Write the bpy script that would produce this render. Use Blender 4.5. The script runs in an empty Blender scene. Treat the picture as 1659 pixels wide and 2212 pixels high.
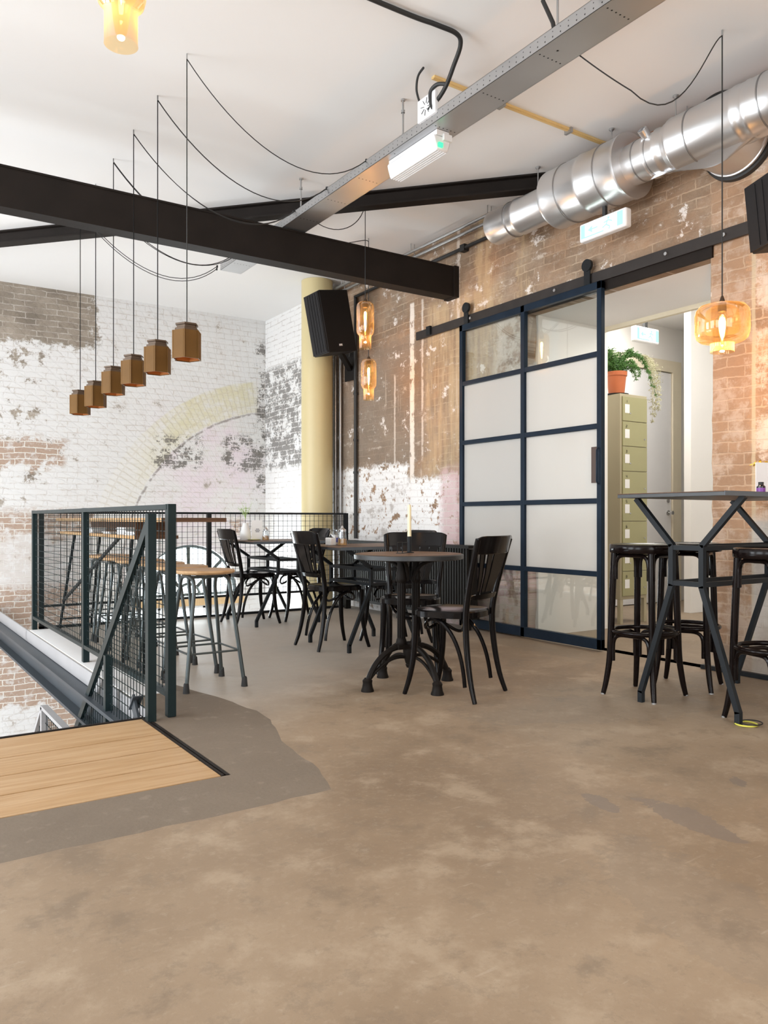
import bpy, bmesh, math, random
from mathutils import Vector, Matrix
random.seed(7)
PI = math.pi
sc = bpy.context.scene
COL = sc.collection

# ------------------------------------------------------------------ camera
W, H = 1659, 2212
F_PX, HOR, CXP, PSI = 1701.0, 1121.0, 829.5, math.radians(33.597)
cam = bpy.data.cameras.new('camera')
cam.sensor_fit = 'HORIZONTAL'; cam.sensor_width = 36.0
cam.lens = 36.0 * F_PX / W
cam.shift_x = 0.0
cam.shift_y = (HOR - H / 2) / W
cam.clip_start = 0.05; cam.clip_end = 200
co = bpy.data.objects.new('camera', cam); COL.objects.link(co)
co.location = (0, 0, 0.95); co.rotation_euler = (PI / 2, 0, -PSI)
sc.camera = co

# ------------------------------------------------------------------ world, exposure, daylight
w = bpy.data.worlds.new('world'); sc.world = w; w.use_nodes = True
bg = w.node_tree.nodes['Background']
bg.inputs[0].default_value = (0.86, 0.93, 1.0, 1); bg.inputs[1].default_value = 7.0
sc.view_settings.view_transform = 'Standard'; sc.view_settings.look = 'None'
sc.view_settings.exposure = -0.78; sc.view_settings.gamma = 1.0
sc.view_settings.use_curve_mapping = False

def area(name, loc, target, sx, sy, power, col):
    l = bpy.data.lights.new(name, 'AREA'); l.shape = 'RECTANGLE'; l.size = sx; l.size_y = sy
    l.energy = power; l.color = col
    o = bpy.data.objects.new(name, l); COL.objects.link(o); o.location = loc
    o.rotation_euler = (Vector(target) - Vector(loc)).to_track_quat('-Z', 'Y').to_euler()
    return o
DAY = (0.90, 0.955, 1.0)
WARM = (1.0, 0.90, 0.78)
# daylight in the tall windows of the left wall, the street front behind the camera, and the storey below
area('window_daylight', (-4.35, 0.2, 1.9), (0, 0.2, 1.7), 2.2, 2.5, 150, DAY)
area('window_daylight', (-4.35, 3.6, 1.9), (0, 3.6, 1.7), 2.2, 2.5, 240, DAY)
area('window_daylight', (-4.35, 7.0, 1.9), (0, 7.0, 1.7), 2.2, 2.5, 310, DAY)
area('street_daylight', (0.3, -3.9, 1.9), (0.8, 0, 1.7), 3.0, 2.6, 120, (1.0, .95, .88))
area('lower_daylight', (-4.3, 6.8, -1.5), (1, 7.2, -1.2), 4.0, 2.2, 260, DAY)
area('arch_daylight', (3.44, 9.72, 0.2), (2.6, 5, 0.3), 1.1, 0.5, 170, DAY)
area('warm_overhead_area', (2.4, -1.6, 3.4), (2.6, -1.0, 0), 3.0, 2.0, 60, WARM)  # unseen warm area light overhead, to the right of the camera
area('passage_fill', (6.2, 3.9, 3.1), (6.3, 4.6, 0), 1.4, 1.2, 66, (1, .97, .92))  # two unseen area lights added to brighten the back room
area('passage_fill', (6.35, 5.3, 3.1), (6.5, 5.3, 0), 1.2, 0.6, 60, (1, .97, .92))
area('hall_light', (4.95, 3.7, 2.57), (4.95, 3.7, 0), 0.4, 0.9, 7, WARM)

# ------------------------------------------------------------------ node helpers
class NB:
    def __init__(s, name):
        s.m = bpy.data.materials.new(name); s.m.use_nodes = True
        s.nt = s.m.node_tree; s.N = s.nt.nodes; s.L = s.nt.links
        s.b = s.N['Principled BSDF']; s.out = s.N['Material Output']
    def put(s, sock, v):
        if hasattr(v, 'default_value') or isinstance(v, bpy.types.NodeSocket): s.L.new(v, sock)
        elif isinstance(v, (tuple, list)) and len(v) == 3 and sock.type == 'RGBA': sock.default_value = (*v, 1)
        else: sock.default_value = v
    def math(s, op, a, b=None, c=None, clamp=False):
        n = s.N.new('ShaderNodeMath'); n.operation = op; n.use_clamp = clamp
        s.put(n.inputs[0], a)
        if b is not None: s.put(n.inputs[1], b)
        if c is not None: s.put(n.inputs[2], c)
        return n.outputs[0]
    def mul(s, a, b): return s.math('MULTIPLY', a, b)
    def add(s, a, b): return s.math('ADD', a, b)
    def sub(s, a, b): return s.math('SUBTRACT', a, b)
    def mx(s, a, b): return s.math('MAXIMUM', a, b)
    def step(s, x, a, b, lo=0., hi=1.):
        n = s.N.new('ShaderNodeMapRange'); n.interpolation_type = 'SMOOTHSTEP'
        s.put(n.inputs[0], x); n.inputs[1].default_value = a; n.inputs[2].default_value = b
        n.inputs[3].default_value = lo; n.inputs[4].default_value = hi
        return n.outputs[0]
    def pos(s):
        n = s.N.new('ShaderNodeTexCoord'); return n.outputs['Object']
    def sep(s, v):
        n = s.N.new('ShaderNodeSeparateXYZ'); s.L.new(v, n.inputs[0]); return n.outputs
    def comb(s, x, y, z=0.):
        n = s.N.new('ShaderNodeCombineXYZ'); s.put(n.inputs[0], x); s.put(n.inputs[1], y); s.put(n.inputs[2], z); return n.outputs[0]
    def noise(s, v, scale, detail=4., rough=.55, out='Fac', dist=0.):
        n = s.N.new('ShaderNodeTexNoise'); s.L.new(v, n.inputs['Vector'])
        n.inputs['Scale'].default_value = scale; n.inputs['Detail'].default_value = detail
        n.inputs['Roughness'].default_value = rough; n.inputs['Distortion'].default_value = dist
        return n.outputs[0 if out == 'Fac' else 1]
    def mix(s, f, a, b):
        n = s.N.new('ShaderNodeMix'); n.data_type = 'RGBA'
        s.put(n.inputs[0], f); s.put(n.inputs[6], a); s.put(n.inputs[7], b); return n.outputs[2]
    def mulc(s, f, a, b):
        n = s.N.new('ShaderNodeMix'); n.data_type = 'RGBA'; n.blend_type = 'MULTIPLY'
        s.put(n.inputs[0], f); s.put(n.inputs[6], a); s.put(n.inputs[7], b); return n.outputs[2]
    def grey(s, v):
        n = s.N.new('ShaderNodeCombineColor'); [s.L.new(v, n.inputs[i]) for i in range(3)]; return n.outputs[0]
    def ramp(s, f, stops):
        n = s.N.new('ShaderNodeValToRGB'); s.L.new(f, n.inputs[0]); e = n.color_ramp.elements
        while len(e) < len(stops): e.new(0.5)
        for i, (p, c) in enumerate(stops): e[i].position = p; e[i].color = (*c, 1)
        return n.outputs[0]
    def bump(s, h, strength=.3, dist=.01):
        n = s.N.new('ShaderNodeBump'); n.inputs['Strength'].default_value = strength; n.inputs['Distance'].default_value = dist
        s.L.new(h, n.inputs['Height']); s.L.new(n.outputs[0], s.b.inputs['Normal'])
    def fin(s, col=None, rough=.5, metal=0., spec=None):
        if col is not None: s.put(s.b.inputs['Base Color'], col)
        s.put(s.b.inputs['Roughness'], rough); s.put(s.b.inputs['Metallic'], metal)
        if spec is not None: s.b.inputs['Specular IOR Level'].default_value = spec
        return s.m
    def box(s, u, v, u0, u1, v0, v1, e=.04):
        a = s.mul(s.step(u, u0 - e, u0 + e), s.step(u, u1 - e, u1 + e, 1., 0.))
        b = s.mul(s.step(v, v0 - e, v0 + e), s.step(v, v1 - e, v1 + e, 1., 0.))
        return s.mul(a, b)

def plain(name, col, rough=.5, metal=0., var=.12, scale=9., bump=0., spec=None, coat=0.):
    n = NB(name); p = n.pos(); f = n.noise(p, scale, 5.)
    c = n.mix(f, tuple(x * (1 - var) for x in col), tuple(min(1, x * (1 + var)) for x in col))
    if bump: n.bump(n.noise(p, scale * 6, 4.), bump, .004)
    if coat: n.b.inputs['Coat Weight'].default_value = coat; n.b.inputs['Coat Roughness'].default_value = .12
    r = n.math('MULTIPLY_ADD', f, .12, rough - .06)
    return n.fin(c, r, metal, spec)

def glow(name, col, strength):
    n = NB(name); e = n.N.new('ShaderNodeEmission'); e.inputs[0].default_value = (*col, 1); e.inputs[1].default_value = strength
    n.L.new(e.outputs[0], n.out.inputs[0]); return n.m

# ---- brick: shared builder
def brick_nodes(n, u, v, bare_a, bare_b, mortar, bw=.225, bh=.066, ms=.012):
    P = n.comb(u, v)
    wob = n.noise(P, 2.2, 3., out='Color')
    va = n.N.new('ShaderNodeVectorMath'); va.operation = 'MULTIPLY_ADD'; n.L.new(wob, va.inputs[0])
    va.inputs[1].default_value = (.06, .045, 0); n.L.new(P, va.inputs[2])
    wob2 = n.noise(P, 22., 3., out='Color')
    vb = n.N.new('ShaderNodeVectorMath'); vb.operation = 'MULTIPLY_ADD'; n.L.new(wob2, vb.inputs[0])
    vb.inputs[1].default_value = (.024, .018, 0); n.L.new(va.outputs[0], vb.inputs[2])
    b = n.N.new('ShaderNodeTexBrick'); n.L.new(vb.outputs[0], b.inputs['Vector'])
    b.inputs['Scale'].default_value = 1.; b.inputs['Brick Width'].default_value = bw; b.inputs['Row Height'].default_value = bh
    b.inputs['Mortar Size'].default_value = ms / 2; b.inputs['Mortar Smooth'].default_value = .25; b.inputs['Bias'].default_value = 0.
    b.inputs['Color1'].default_value = (*bare_a, 1); b.inputs['Color2'].default_value = (*bare_b, 1); b.inputs['Mortar'].default_value = (*[(x + y) / 2 for x, y in zip(bare_a, bare_b)], 1)
    vis = n.step(n.noise(P, 5., 5., .7), .40, .60, .12, .85)
    blot = n.noise(P, 2.6, 7., .7); bc = n.mulc(1., b.outputs['Color'], n.mix(n.step(blot, .32, .66), (.78, .76, .75), (1.18, 1.16, 1.14)))
    bc = n.mulc(.8, bc, n.mix(n.noise(P, 60., 4., .7), (.72, .72, .72), (1.25, 1.25, 1.25)))
    bc = n.mix(n.mul(b.outputs['Fac'], vis), bc, mortar)
    return P, bc, b.outputs['Fac']

def far_wall_mat():
    n = NB('old painted brick of the far wall'); s = n.sep(n.pos()); u, v = s[0], s[2]
    P, bc, mf = brick_nodes(n, u, v, (.35, .305, .255), (.26, .225, .185), (.52, .47, .42))
    n1 = n.noise(P, 1.6, 8., .65); n2 = n.noise(P, 9., 6., .7); n3 = n.noise(P, 45., 4., .7); n4 = n.noise(P, 4.5, 8., .75)
    e = n.add(n.mul(n.sub(n4, .5), .9), n.mul(n.sub(n2, .5), .35))
    ue, ve = n.add(u, n.mul(e, .55)), n.add(v, n.mul(e, .5))
    red = n.mix(n2, (.36, .24, .175), (.52, .38, .29))
    bc2 = n.mix(mf, n.mulc(.5, red, n.mix(n3, (.7, .7, .7), (1, 1, 1))), (.70, .66, .60))
    # bare share: patches with ragged edges plus random chips
    bare = n.box(ue, ve, .8, 2.29, 2.93, 3.7, .03)
    left = n.step(n.sub(n4, n.mul(n.step(u, 1.4, 2.7), .13)), .545, .60)
    left = n.mul(left, n.mul(n.step(u, 1.9, 3.1, 1., .12), n.step(v, .6, 1.3)))
    lowb = n.mul(n.step(ve, .98, 1.1, 1., 0.), n.step(ue, 2.35, 2.9, 1., 0.))
    lowm = n.mul(n.step(ve, .15, .25), n.step(ve, .72, .84, 1., 0.))
    lowg = n.mul(lowb, n.sub(1., n.mul(lowm, .7)))
    lowg = n.mul(lowg, n.sub(1., n.mul(n.box(ue, ve, .5, 1.75, -3.0, -1.15, .05), 1.)))
    chips = n.mul(n.step(n4, .60, .66), .8)
    midl = n.box(ue, ve, 1.1, 1.95, 1.55, 1.85, .04)
    reds = n.mx(n.mx(lowg, midl), n.box(ue, ve, 3.95, 4.12, .74, .95, .05))
    b_all = n.mx(n.mx(bare, left), chips)
    paint = n.mix(n1, (.66, .645, .63), (.77, .765, .76))
    pink = n.mul(n.box(ue, ve, 3.1, 4.35, .5, 2.35, .35), n.step(n1, .40, .60))
    paint = n.mix(n.mul(pink, .55), paint, (.72, .58, .67))
    # mortar hints on the paint
    hint = n.mul(mf, n.step(n2, .42, .62, .05, .75))
    paint = n.mix(n.mul(hint, .75), paint, (.50, .43, .37))
    paint = n.mix(n.mul(n.step(n3, .60, .72), .35), paint, (.62, .56, .50))
    paint = n.mix(n.mul(n.step(n4, .50, .62), .35), paint, (.62, .58, .55))
    # arch of soldier bricks
    du, dv = n.sub(u, 4.66), n.sub(v, .30)
    r = n.math('SQRT', n.add(n.mul(du, du), n.mul(dv, dv)))
    re = n.add(r, n.mul(n.sub(n4, .5), .08))
    ang = n.add(n.math('ARCTAN2', dv, du), n.mul(n.sub(n4, .5), .02))
    ring = n.mul(n.mul(n.step(re, 2.06, 2.09), n.step(re, 2.46, 2.49, 1., 0.)), n.step(u, 4.28, 4.4, 1., 0.))
    fr = n.math('FRACT', n.mul(n.add(ang, n.mul(n.sub(n2, .5), .01)), 33.))
    jt = n.mx(n.step(fr, .07, .16, 1., 0.), n.step(fr, .86, .95))
    rr = n.math('FRACT', n.mul(r, 4.6)); jt2 = n.mx(n.step(rr, .03, .07, 1., 0.), n.step(rr, .95, .98))
    jt = n.mul(n.mx(jt, n.mul(jt2, .6)), n.step(n2, .35, .55, .25, .9))
    arch_c = n.mix(n.mul(n.step(u, 2.5, 3.4), n.step(n4, .35, .6)), (.72, .705, .68), (.66, .62, .45))
    arch_c = n.mix(n.mul(jt, .5), arch_c, (.56, .50, .40))
    crack = n.mul(n.mul(n.step(re, 2.035, 2.05), n.step(re, 2.06, 2.075, 1., 0.)), n.step(n2, .4, .5))
    c = n.mix(b_all, paint, bc)
    c = n.mix(n.mul(reds, n.step(n2, .36, .5, .35, .95)), c, bc2)
    c = n.mix(ring, c, arch_c)
    c = n.mix(n.mul(crack, .6), c, (.16, .12, .10))
    # black damp stains
    m = n.mx(n.box(ue, ve, 3.02, 3.62, 1.62, 2.0, .03), n.box(ue, ve, 3.92, 4.6, 1.60, 2.06, .04))
    m = n.mx(m, n.box(ue, ve, 4.36, 4.6, 1.2, 3.3, .05))
    m = n.mul(m, n.step(n.add(n.add(n.mul(n3, .28), n.mul(n4, .75)), n.mul(mf, -.06)), .50, .535))
    c = n.mix(n.mul(m, .88), c, n.mix(n3, (.06, .055, .05), (.24, .22, .20)))
    # big white plaster field low on the wall
    h = n.add(n.mul(n.sub(1., mf), .7), n.mul(n2, .5))
    n.bump(n.add(h, n.mul(jt, -.4)), .55, .012)
    return n.fin(c, .85, 0., .2)

def right_wall_mat():
    n = NB('scraped brick of the right wall'); s = n.sep(n.pos()); u, v = s[1], s[2]
    P, bc, mf = brick_nodes(n, u, v, (.33, .25, .18), (.27, .205, .148), (.44, .35, .255))
    n1 = n.noise(P, 1.4, 8., .65); n2 = n.noise(P, 9., 6., .7); n3 = n.noise(P, 40., 4., .7); n4 = n.noise(P, 4.5, 8., .75)
    drip = n.noise(n.comb(n.mul(u, 9.), n.mul(v, .8)), 1.5, 6., .65)
    e = n.add(n.mul(n.sub(n4, .5), .6), n.mul(n.sub(n2, .5), .3))
    ue, ve = n.add(u, n.mul(e, .45)), n.add(v, n.mul(e, .45))
    c = n.mix(n.step(n1, .35, .7), bc, n.mulc(1., bc, (1.0, .80, .66)))
    c = n.mix(n.mul(n.step(n2, .50, .72), .45), c, (.44, .37, .30))
    # grey band where the old stair stood
    gb = n.mul(n.box(ue, ve, 5.9, 7.95, 1.5, 2.72, .06), .8)
    c = n.mix(n.mul(gb, .75), c, n.mix(n3, (.16, .13, .105), (.27, .225, .18)))
    # tan lime wash with vertical runs
    tan = n.mul(n.mx(n.box(ue, ve, 4.98, 6.0, 1.35, 2.95, .08), n.mx(n.box(ue, ve, 5.08, 5.28, 2.6, 3.7, .03), n.box(ue, ve, 4.62, 4.74, 2.6, 3.7, .03))), n.step(drip, .38, .58, .2, 1.))
    c = n.mix(n.mul(tan, .7), c, n.mix(n2, (.46, .33, .19), (.60, .46, .29)))
    pale = n.mul(n.box(ue, ve, 4.6, 5.05, 1.6, 2.66, .05), n.step(n2, .40, .56))
    c = n.mix(n.mul(pale, .7), c, (.58, .52, .46))
    streak = n.mx(n.mul(n.box(n.add(u, n.mul(n.sub(n2, .5), .05)), v, 6.20, 6.27, 1.3, 3.05, .01), .95),
                  n.mul(n.box(n.add(u, n.mul(n.sub(n2, .5), .05)), v, 6.05, 6.08, 1.5, 3.05, .01), .6))
    streak = n.mx(streak, n.mul(n.box(n.add(u, n.mul(n.sub(n2, .5), .04)), v, 6.52, 6.545, 1.5, 2.4, .008), .6))
    streak = n.mx(streak, n.mul(n.box(n.add(u, n.mul(n.sub(n2, .5), .06)), v, 5.50, 5.54, 2.7, 3.7, .01), .6))
    c = n.mix(n.mul(streak, n.step(n2, .34, .46)), c, (.78, .70, .62))
    runs = n.mul(n.mul(n.step(drip, .60, .68), n.box(ue, ve, 5.0, 7.9, .9, 2.75, .1)), .45)
    c = n.mix(runs, c, (.66, .55, .44))
    chips = n.mul(n.step(n4, .585, .63), n.step(n2, .44, .52))
    c = n.mix(n.mul(chips, .85), c, (.78, .73, .69))
    sm = n.mul(n.step(n.noise(n.comb(n.mul(u, 1.), n.mul(v, 2.2)), 3.4, 9., .78), .56, .63), n.step(n2, .40, .55)); c = n.mix(n.mul(sm, .55), c, (.62, .54, .46))
    warm = n.mul(n.step(n.noise(P, .9, 3.), .50, .62), .30); c = n.mulc(warm, c, (1.25, .98, .80))
    # white paint at the bottom left
    wm = n.mx(n.box(ue, ve, 6.30, 7.95, -4., 1.50, .03), n.box(ue, ve, 5.55, 6.45, -4., 1.34, .03))
    wm = n.mul(wm, n.step(n.add(n.mul(n2, .5), n.mul(n4, .5)), .41, .455))
    wp = n.mix(n2, (.74, .72, .70), (.90, .89, .88)); wp = n.mix(n.mul(mf, .22), wp, (.55, .5, .46))
    wp = n.mix(n.step(n4, .54, .62), wp, (.52, .48, .45)); wp = n.mix(n.step(n3, .66, .74), wp, (.52, .30, .2))
    c = n.mix(wm, c, wp)
    pk = n.box(ue, ve, 4.5, 5.78, -.1, 1.42, .05)
    pk = n.mul(pk, n.step(n4, .40, .50, .25, 1.)); pc = n.mix(mf, n.mix(n2, (.50, .33, .33), (.68, .50, .50)), (.60, .50, .47))
    c = n.mix(n.mul(pk, .85), c, pc)
    gl = n.mul(n.box(ue, ve, 4.5, 6.6, -.1, .30, .06), n.step(n2, .4, .55))
    c = n.mix(n.mul(gl, .8), c, (.42, .35, .29))
    # white paint by the far corner, with damp
    fw = n.step(n.add(u, n.mul(n.sub(n4, .5), .3)), 7.86, 7.92)
    wp2 = n.mix(n.mul(n.mul(mf, n.step(n2, .42, .6)), .6), (.76, .745, .73), (.42, .36, .32))
    mold = n.mul(n.box(ue, ve, 8.55, 9.7, 1.62, 2.92, .05), n.step(n.add(n.add(n.mul(n3, .30), n.mul(n4, .75)), n.mul(mf, -.08)), .49, .52))
    wp2 = n.mix(n.mul(mold, .85), wp2, n.mix(n3, (.07, .065, .06), (.26, .24, .22)))
    c = n.mix(fw, c, wp2)
    # near side of the opening: sandy bricks, grey render low down
    near = n.step(u, 2.99, 3.0, 1., 0.)
    nb = n.mix(n.mul(mf, .3), n.mix(n.step(n4, .45, .58), n.mulc(1., bc, (1.35, 1.12, .95)), (.66, .54, .44)), (.52, .41, .30))
    nb = n.mix(n.mul(n.step(n2, .55, .68), .6), nb, (.72, .62, .53))
    jb = n.box(ue, v, 2.72, 3.1, -1, 4, .01); nb = n.mix(n.mul(jb, .6), nb, n.mix(mf, (.33, .215, .14), (.42, .30, .21)))
    st = n.box(n.add(u, n.mul(n.sub(n2, .5), .02)), v, 2.70, 2.725, 0, 4, .004); nb = n.mix(n.mul(st, .6), nb, (.60, .52, .36))
    lo = n.mul(n.mul(n.step(ve, .92, 1.0, 1., 0.), n.step(u, 2.70, 2.74, 1., 0.)), .85); nb = n.mix(lo, nb, n.mix(n2, (.50, .45, .40), (.68, .63, .57)))
    nb = n.mix(n.mul(n.step(ve, .1, .22, 1., 0.), .7), nb, (.30, .24, .19))
    c = n.mix(n.mul(near, n.step(v, 2.8, 3.0, 1., .35)), c, nb)
    h = n.add(n.mul(n.sub(1., mf), .7), n.mul(n2, .5)); n.bump(n.add(h, n.mul(n3, .3)), .55, .012)
    return n.fin(c, .82, 0., .25)

def floor_mat():
    n = NB('worn polished concrete'); p = n.pos(); s = n.sep(p); u, v = s[0], s[1]
    n1 = n.noise(p, .7, 9., .62); n2 = n.noise(p, 3.2, 8., .68); n3 = n.noise(p, 26., 6., .7); n4 = n.noise(p, 110., 3., .7)
    c = n.ramp(n1, [(.34, (.215, .152, .098)), (.50, (.285, .208, .138)), (.66, (.35, .262, .178))])
    c = n.mix(n.mul(n.step(n2, .50, .66), .6), c, (.42, .33, .235))
    c = n.mix(n.mul(n.step(n2, .34, .47, 1., 0.), .65), c, (.19, .142, .098))
    n5 = n.noise(p, 9., 7., .75); c = n.mix(n.mul(n.step(n5, .54, .62), .4), c, (.21, .16, .112))
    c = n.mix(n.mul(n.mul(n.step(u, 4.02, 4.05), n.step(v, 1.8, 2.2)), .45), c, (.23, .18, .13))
    c = n.mix(n.mul(n.step(n3, .60, .74), .35), c, (.20, .155, .11))
    c = n.mix(n.mul(n.step(n3, .30, .42, 1., 0.), .22), c, (.52, .44, .34))
    # window light painted in: greyer, paler floor towards the stairwell and the back
    g = n.step(n.add(v, n.add(n.mul(n.sub(n2, .5), .8), n.mul(u, -.55))), 2.2, 3.4)
    c = n.mix(n.mul(g, .72), c, n.mix(n5, (.43, .39, .34), (.58, .54, .485)))
    # flaked skin patches at the right
    def flake(cx, cy, ca, sa, a, b, k=.6):
        ue, ve = n.add(n.sub(u, cx), n.mul(n.sub(n2, .5), .10)), n.add(n.sub(v, cy), n.mul(n.sub(n3, .5), .10))
        p_ = n.add(n.mul(ue, ca / a), n.mul(ve, sa / a)); q_ = n.sub(n.mul(ve, ca / b), n.mul(ue, sa / b))
        return n.step(n.add(n.add(n.mul(p_, p_), n.mul(q_, q_)), n.add(n.mul(n.sub(n2, .5), 3.2), n.mul(n.sub(n3, .5), 1.6))), .9, .96, 1., 0.)
    fl = n.mx(flake(2.18, 1.53, .10, .99, .20, .065), n.mx(flake(2.06, 1.80, .25, .97, .10, .035), flake(2.64, 1.66, .6, .8, .055, .025)))
    bl = n.mx(flake(1.72, 1.22, .35, .93, .42, .16), flake(3.0, 2.75, .9, -.4, .7, .28)); c = n.mix(n.mul(bl, .22), c, (.20, .17, .14))
    c = n.mix(n.mul(n.step(n3, .53, .60), .16), c, (.42, .33, .24)); c = n.mix(n.mul(n.step(n4, .60, .70), .25), c, (.16, .12, .09))
    sc_ = n.noise(n.comb(n.mul(u, 3.), n.mul(v, 26.)), 2., 4., .6); c = n.mix(n.mul(n.step(sc_, .66, .70), .22), c, (.50, .42, .33))
    c = n.mix(n.mul(fl, .7), c, (.19, .155, .128))
    bp = n.add(n.mul(n2, .8), n.add(n.mul(n3, .35), n.mul(n4, .15)))
    n.bump(n.sub(bp, n.mul(fl, .5)), .22, .006)
    return n.fin(c, n.add(.38, n.mul(n2, .32)), 0., .4)

def patch_mat():
    n = NB('grey cement screed'); p = n.pos(); n1 = n.noise(p, 2.5, 8., .65); n2 = n.noise(p, 60., 4., .7); n3 = n.noise(p, 14., 5., .6)
    c = n.mix(n1, (.155, .122, .092), (.235, .19, .145)); c = n.mix(n.mul(n.step(n2, .5, .7), .35), c, (.15, .12, .09))
    c = n.mix(n.mul(n.step(n3, .56, .7), .3), c, (.33, .28, .22)); n.bump(n2, .3, .003)
    return n.fin(c, .8, 0., .25)

def wood_mat(name, a, b, axis=0, rough=.45, scale=1.):
    n = NB(name); s = n.sep(n.pos())
    o = [s[0], s[1], s[2]]; P = n.comb(*[n.mul(o[i], (1.2 if i == axis else 22.) * scale) for i in range(3)])
    f = n.noise(P, 1.6, 7., .6, dist=.6); g = n.noise(P, 7., 4., .6)
    t = n.noise(n.comb(*[n.mul(o[i], .5 if i == axis else 6.) for i in range(3)]), 1., 3.)
    c = n.mix(n.step(f, .3, .7), a, b); c = n.mix(n.mul(n.step(g, .5, .7), .3), c, tuple(x * .55 for x in a)); c = n.mix(n.mul(t, .35), c, tuple(x * .75 for x in a))
    n.bump(g, .12, .003); return n.fin(c, rough, 0., .2)

def galv_mat(name, base=.62, rough=.30, perf=None, smear=.05):
    n = NB(name); p = n.pos(); 
    f = n.noise(p, 2.5, 2., .5)
    c = n.mix(f, (base * .82,) * 3, (base * 1.1, base * 1.1, base * 1.12))
    if perf:
        s = n.sep(p)
        a = n.sub(n.math('FRACT', n.mul(s[1], 1 / .05)), .5)
        for (z0, k) in perf:
            q = n.mul(n.sub(s[2], z0), 20.); d = n.math('SQRT', n.add(n.mul(a, a), n.mul(q, q)))
            c = n.mix(n.step(d, k, k + .05, 1., 0.), c, (.03, .03, .03))
        a2 = n.sub(n.math('FRACT', n.mul(s[1], 1 / .42)), .5); b2 = n.sub(n.math('FRACT', n.mul(s[0], 1 / .028)), .5)
        q = n.mul(a2, 15.); d = n.math('SQRT', n.add(n.mul(b2, b2), n.mul(q, q)))
        inx = n.mul(n.step(s[2], .003, .004, 1., 0.), n.box(s[0], s[2], -.075, .075, -1, 1, .001))
        c = n.mix(n.mul(inx, n.step(d, .14, .2, 1., 0.)), c, (.03, .03, .03))
    return n.fin(c, n.add(rough - smear / 2, n.mul(f, smear)), .9)

def glass_clear(name, tint=(1, 1, 1), gl=.08, fk=.16):
    n = NB(name); t = n.N.new('ShaderNodeBsdfTransparent'); t.inputs[0].default_value = (*tint, 1)
    g = n.N.new('ShaderNodeBsdfGlossy'); g.inputs['Roughness'].default_value = .02
    lw = n.N.new('ShaderNodeLayerWeight'); lw.inputs[0].default_value = .45
    f = n.math('MULTIPLY_ADD', lw.outputs['Fresnel'], fk, gl * .3, clamp=True)
    m = n.N.new('ShaderNodeMixShader'); n.L.new(f, m.inputs[0]); n.L.new(t.outputs[0], m.inputs[1]); n.L.new(g.outputs[0], m.inputs[2])
    n.L.new(m.outputs[0], n.out.inputs[0]); return n.m

def glass_frost(name):
    n = NB(name); t = n.N.new('ShaderNodeBsdfTransparent'); t.inputs[0].default_value = (.95, .97, .97, 1)
    d = n.N.new('ShaderNodeBsdfDiffuse'); d.inputs[0].default_value = (.74, .725, .69, 1)
    tl = n.N.new('ShaderNodeBsdfTranslucent'); tl.inputs[0].default_value = (.80, .78, .745, 1)
    g = n.N.new('ShaderNodeBsdfGlossy'); g.inputs['Roughness'].default_value = .12
    a = n.N.new('ShaderNodeMixShader'); a.inputs[0].default_value = .35; n.L.new(d.outputs[0], a.inputs[1]); n.L.new(tl.outputs[0], a.inputs[2])
    b = n.N.new('ShaderNodeMixShader'); b.inputs[0].default_value = .86; n.L.new(t.outputs[0], b.inputs[1]); n.L.new(a.outputs[0], b.inputs[2])
    c = n.N.new('ShaderNodeMixShader'); c.inputs[0].default_value = .07; n.L.new(b.outputs[0], c.inputs[1]); n.L.new(g.outputs[0], c.inputs[2])
    n.L.new(c.outputs[0], n.out.inputs[0]); return n.m

M = {}
M['far_wall'] = far_wall_mat(); M['right_wall'] = right_wall_mat(); M['floor'] = floor_mat(); M['patch'] = patch_mat()
M['ceiling'] = plain('white plaster ceiling', (.86, .85, .84), .9, var=.02, scale=1.2, spec=.1)
M['white_wall'] = plain('white painted plaster', (.84, .82, .79), .8, var=.03, scale=2.)
M['lower_floor'] = plain('pale lower floor', (.62, .60, .57), .6, var=.1, scale=2.)
M['cream'] = plain('cream trim paint', (.74, .67, .52), .6, var=.06)
M['plank'] = wood_mat('oiled oak planks', (.44, .27, .13), (.56, .38, .22), 0, .5)
M['dark_steel'] = plain('black steel beam', (.016, .012, .010), .6, 0., spec=.15, var=.45, scale=5., bump=.25)
M['fascia'] = plain('grey painted steel', (.34, .335, .34), .5, .1, var=.15, scale=4.)
M['bluesteel'] = plain('dark blue grey steel', (.055, .065, .075), .42, .1, spec=.15, var=.3, scale=4.)
M['rail'] = plain('petrol green powder coat', (.013, .024, .026), .36, 0., spec=.15, var=.1, scale=6.)
M['black_rail'] = plain('black powder coat', (.016, .018, .020), .4, 0., spec=.15, var=.1)
M['door_blue'] = plain('dark blue door steel', (.012, .022, .038), .38, .2, spec=.15, var=.35, scale=7., bump=.1)
M['track'] = plain('weathered black track steel', (.045, .040, .038), .5, .3, spec=.15, var=.3, scale=8.)
M['black_wood'] = plain('black lacquered bentwood', (.005, .004, .004), .15, 0., var=.3, scale=7., spec=.17)
M['black_brown'] = plain('dark brown lacquered bentwood', (.007, .004, .0035), .17, 0., var=.3, scale=7., spec=.17)
M['iron'] = plain('cast iron', (.009, .0065, .005), .55, 0., spec=.15, var=.35, scale=12., bump=.25)
M['table_steel'] = plain('dark grey square tube', (.018, .021, .024), .45, 0., spec=.15, var=.12)
M['table_top'] = wood_mat('dark table veneer', (.10, .052, .030), (.16, .088, .052), 0, .42)
M['edge'] = plain('blue grey table edge', (.10, .125, .15), .35, .2, var=.15, scale=20.)
M['edge_dark'] = plain('dark round table edge', (.030, .032, .034), .4, 0., var=.15)
M['oak'] = wood_mat('pale oak seat', (.50, .30, .145), (.66, .44, .25), 0, .42)
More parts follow.
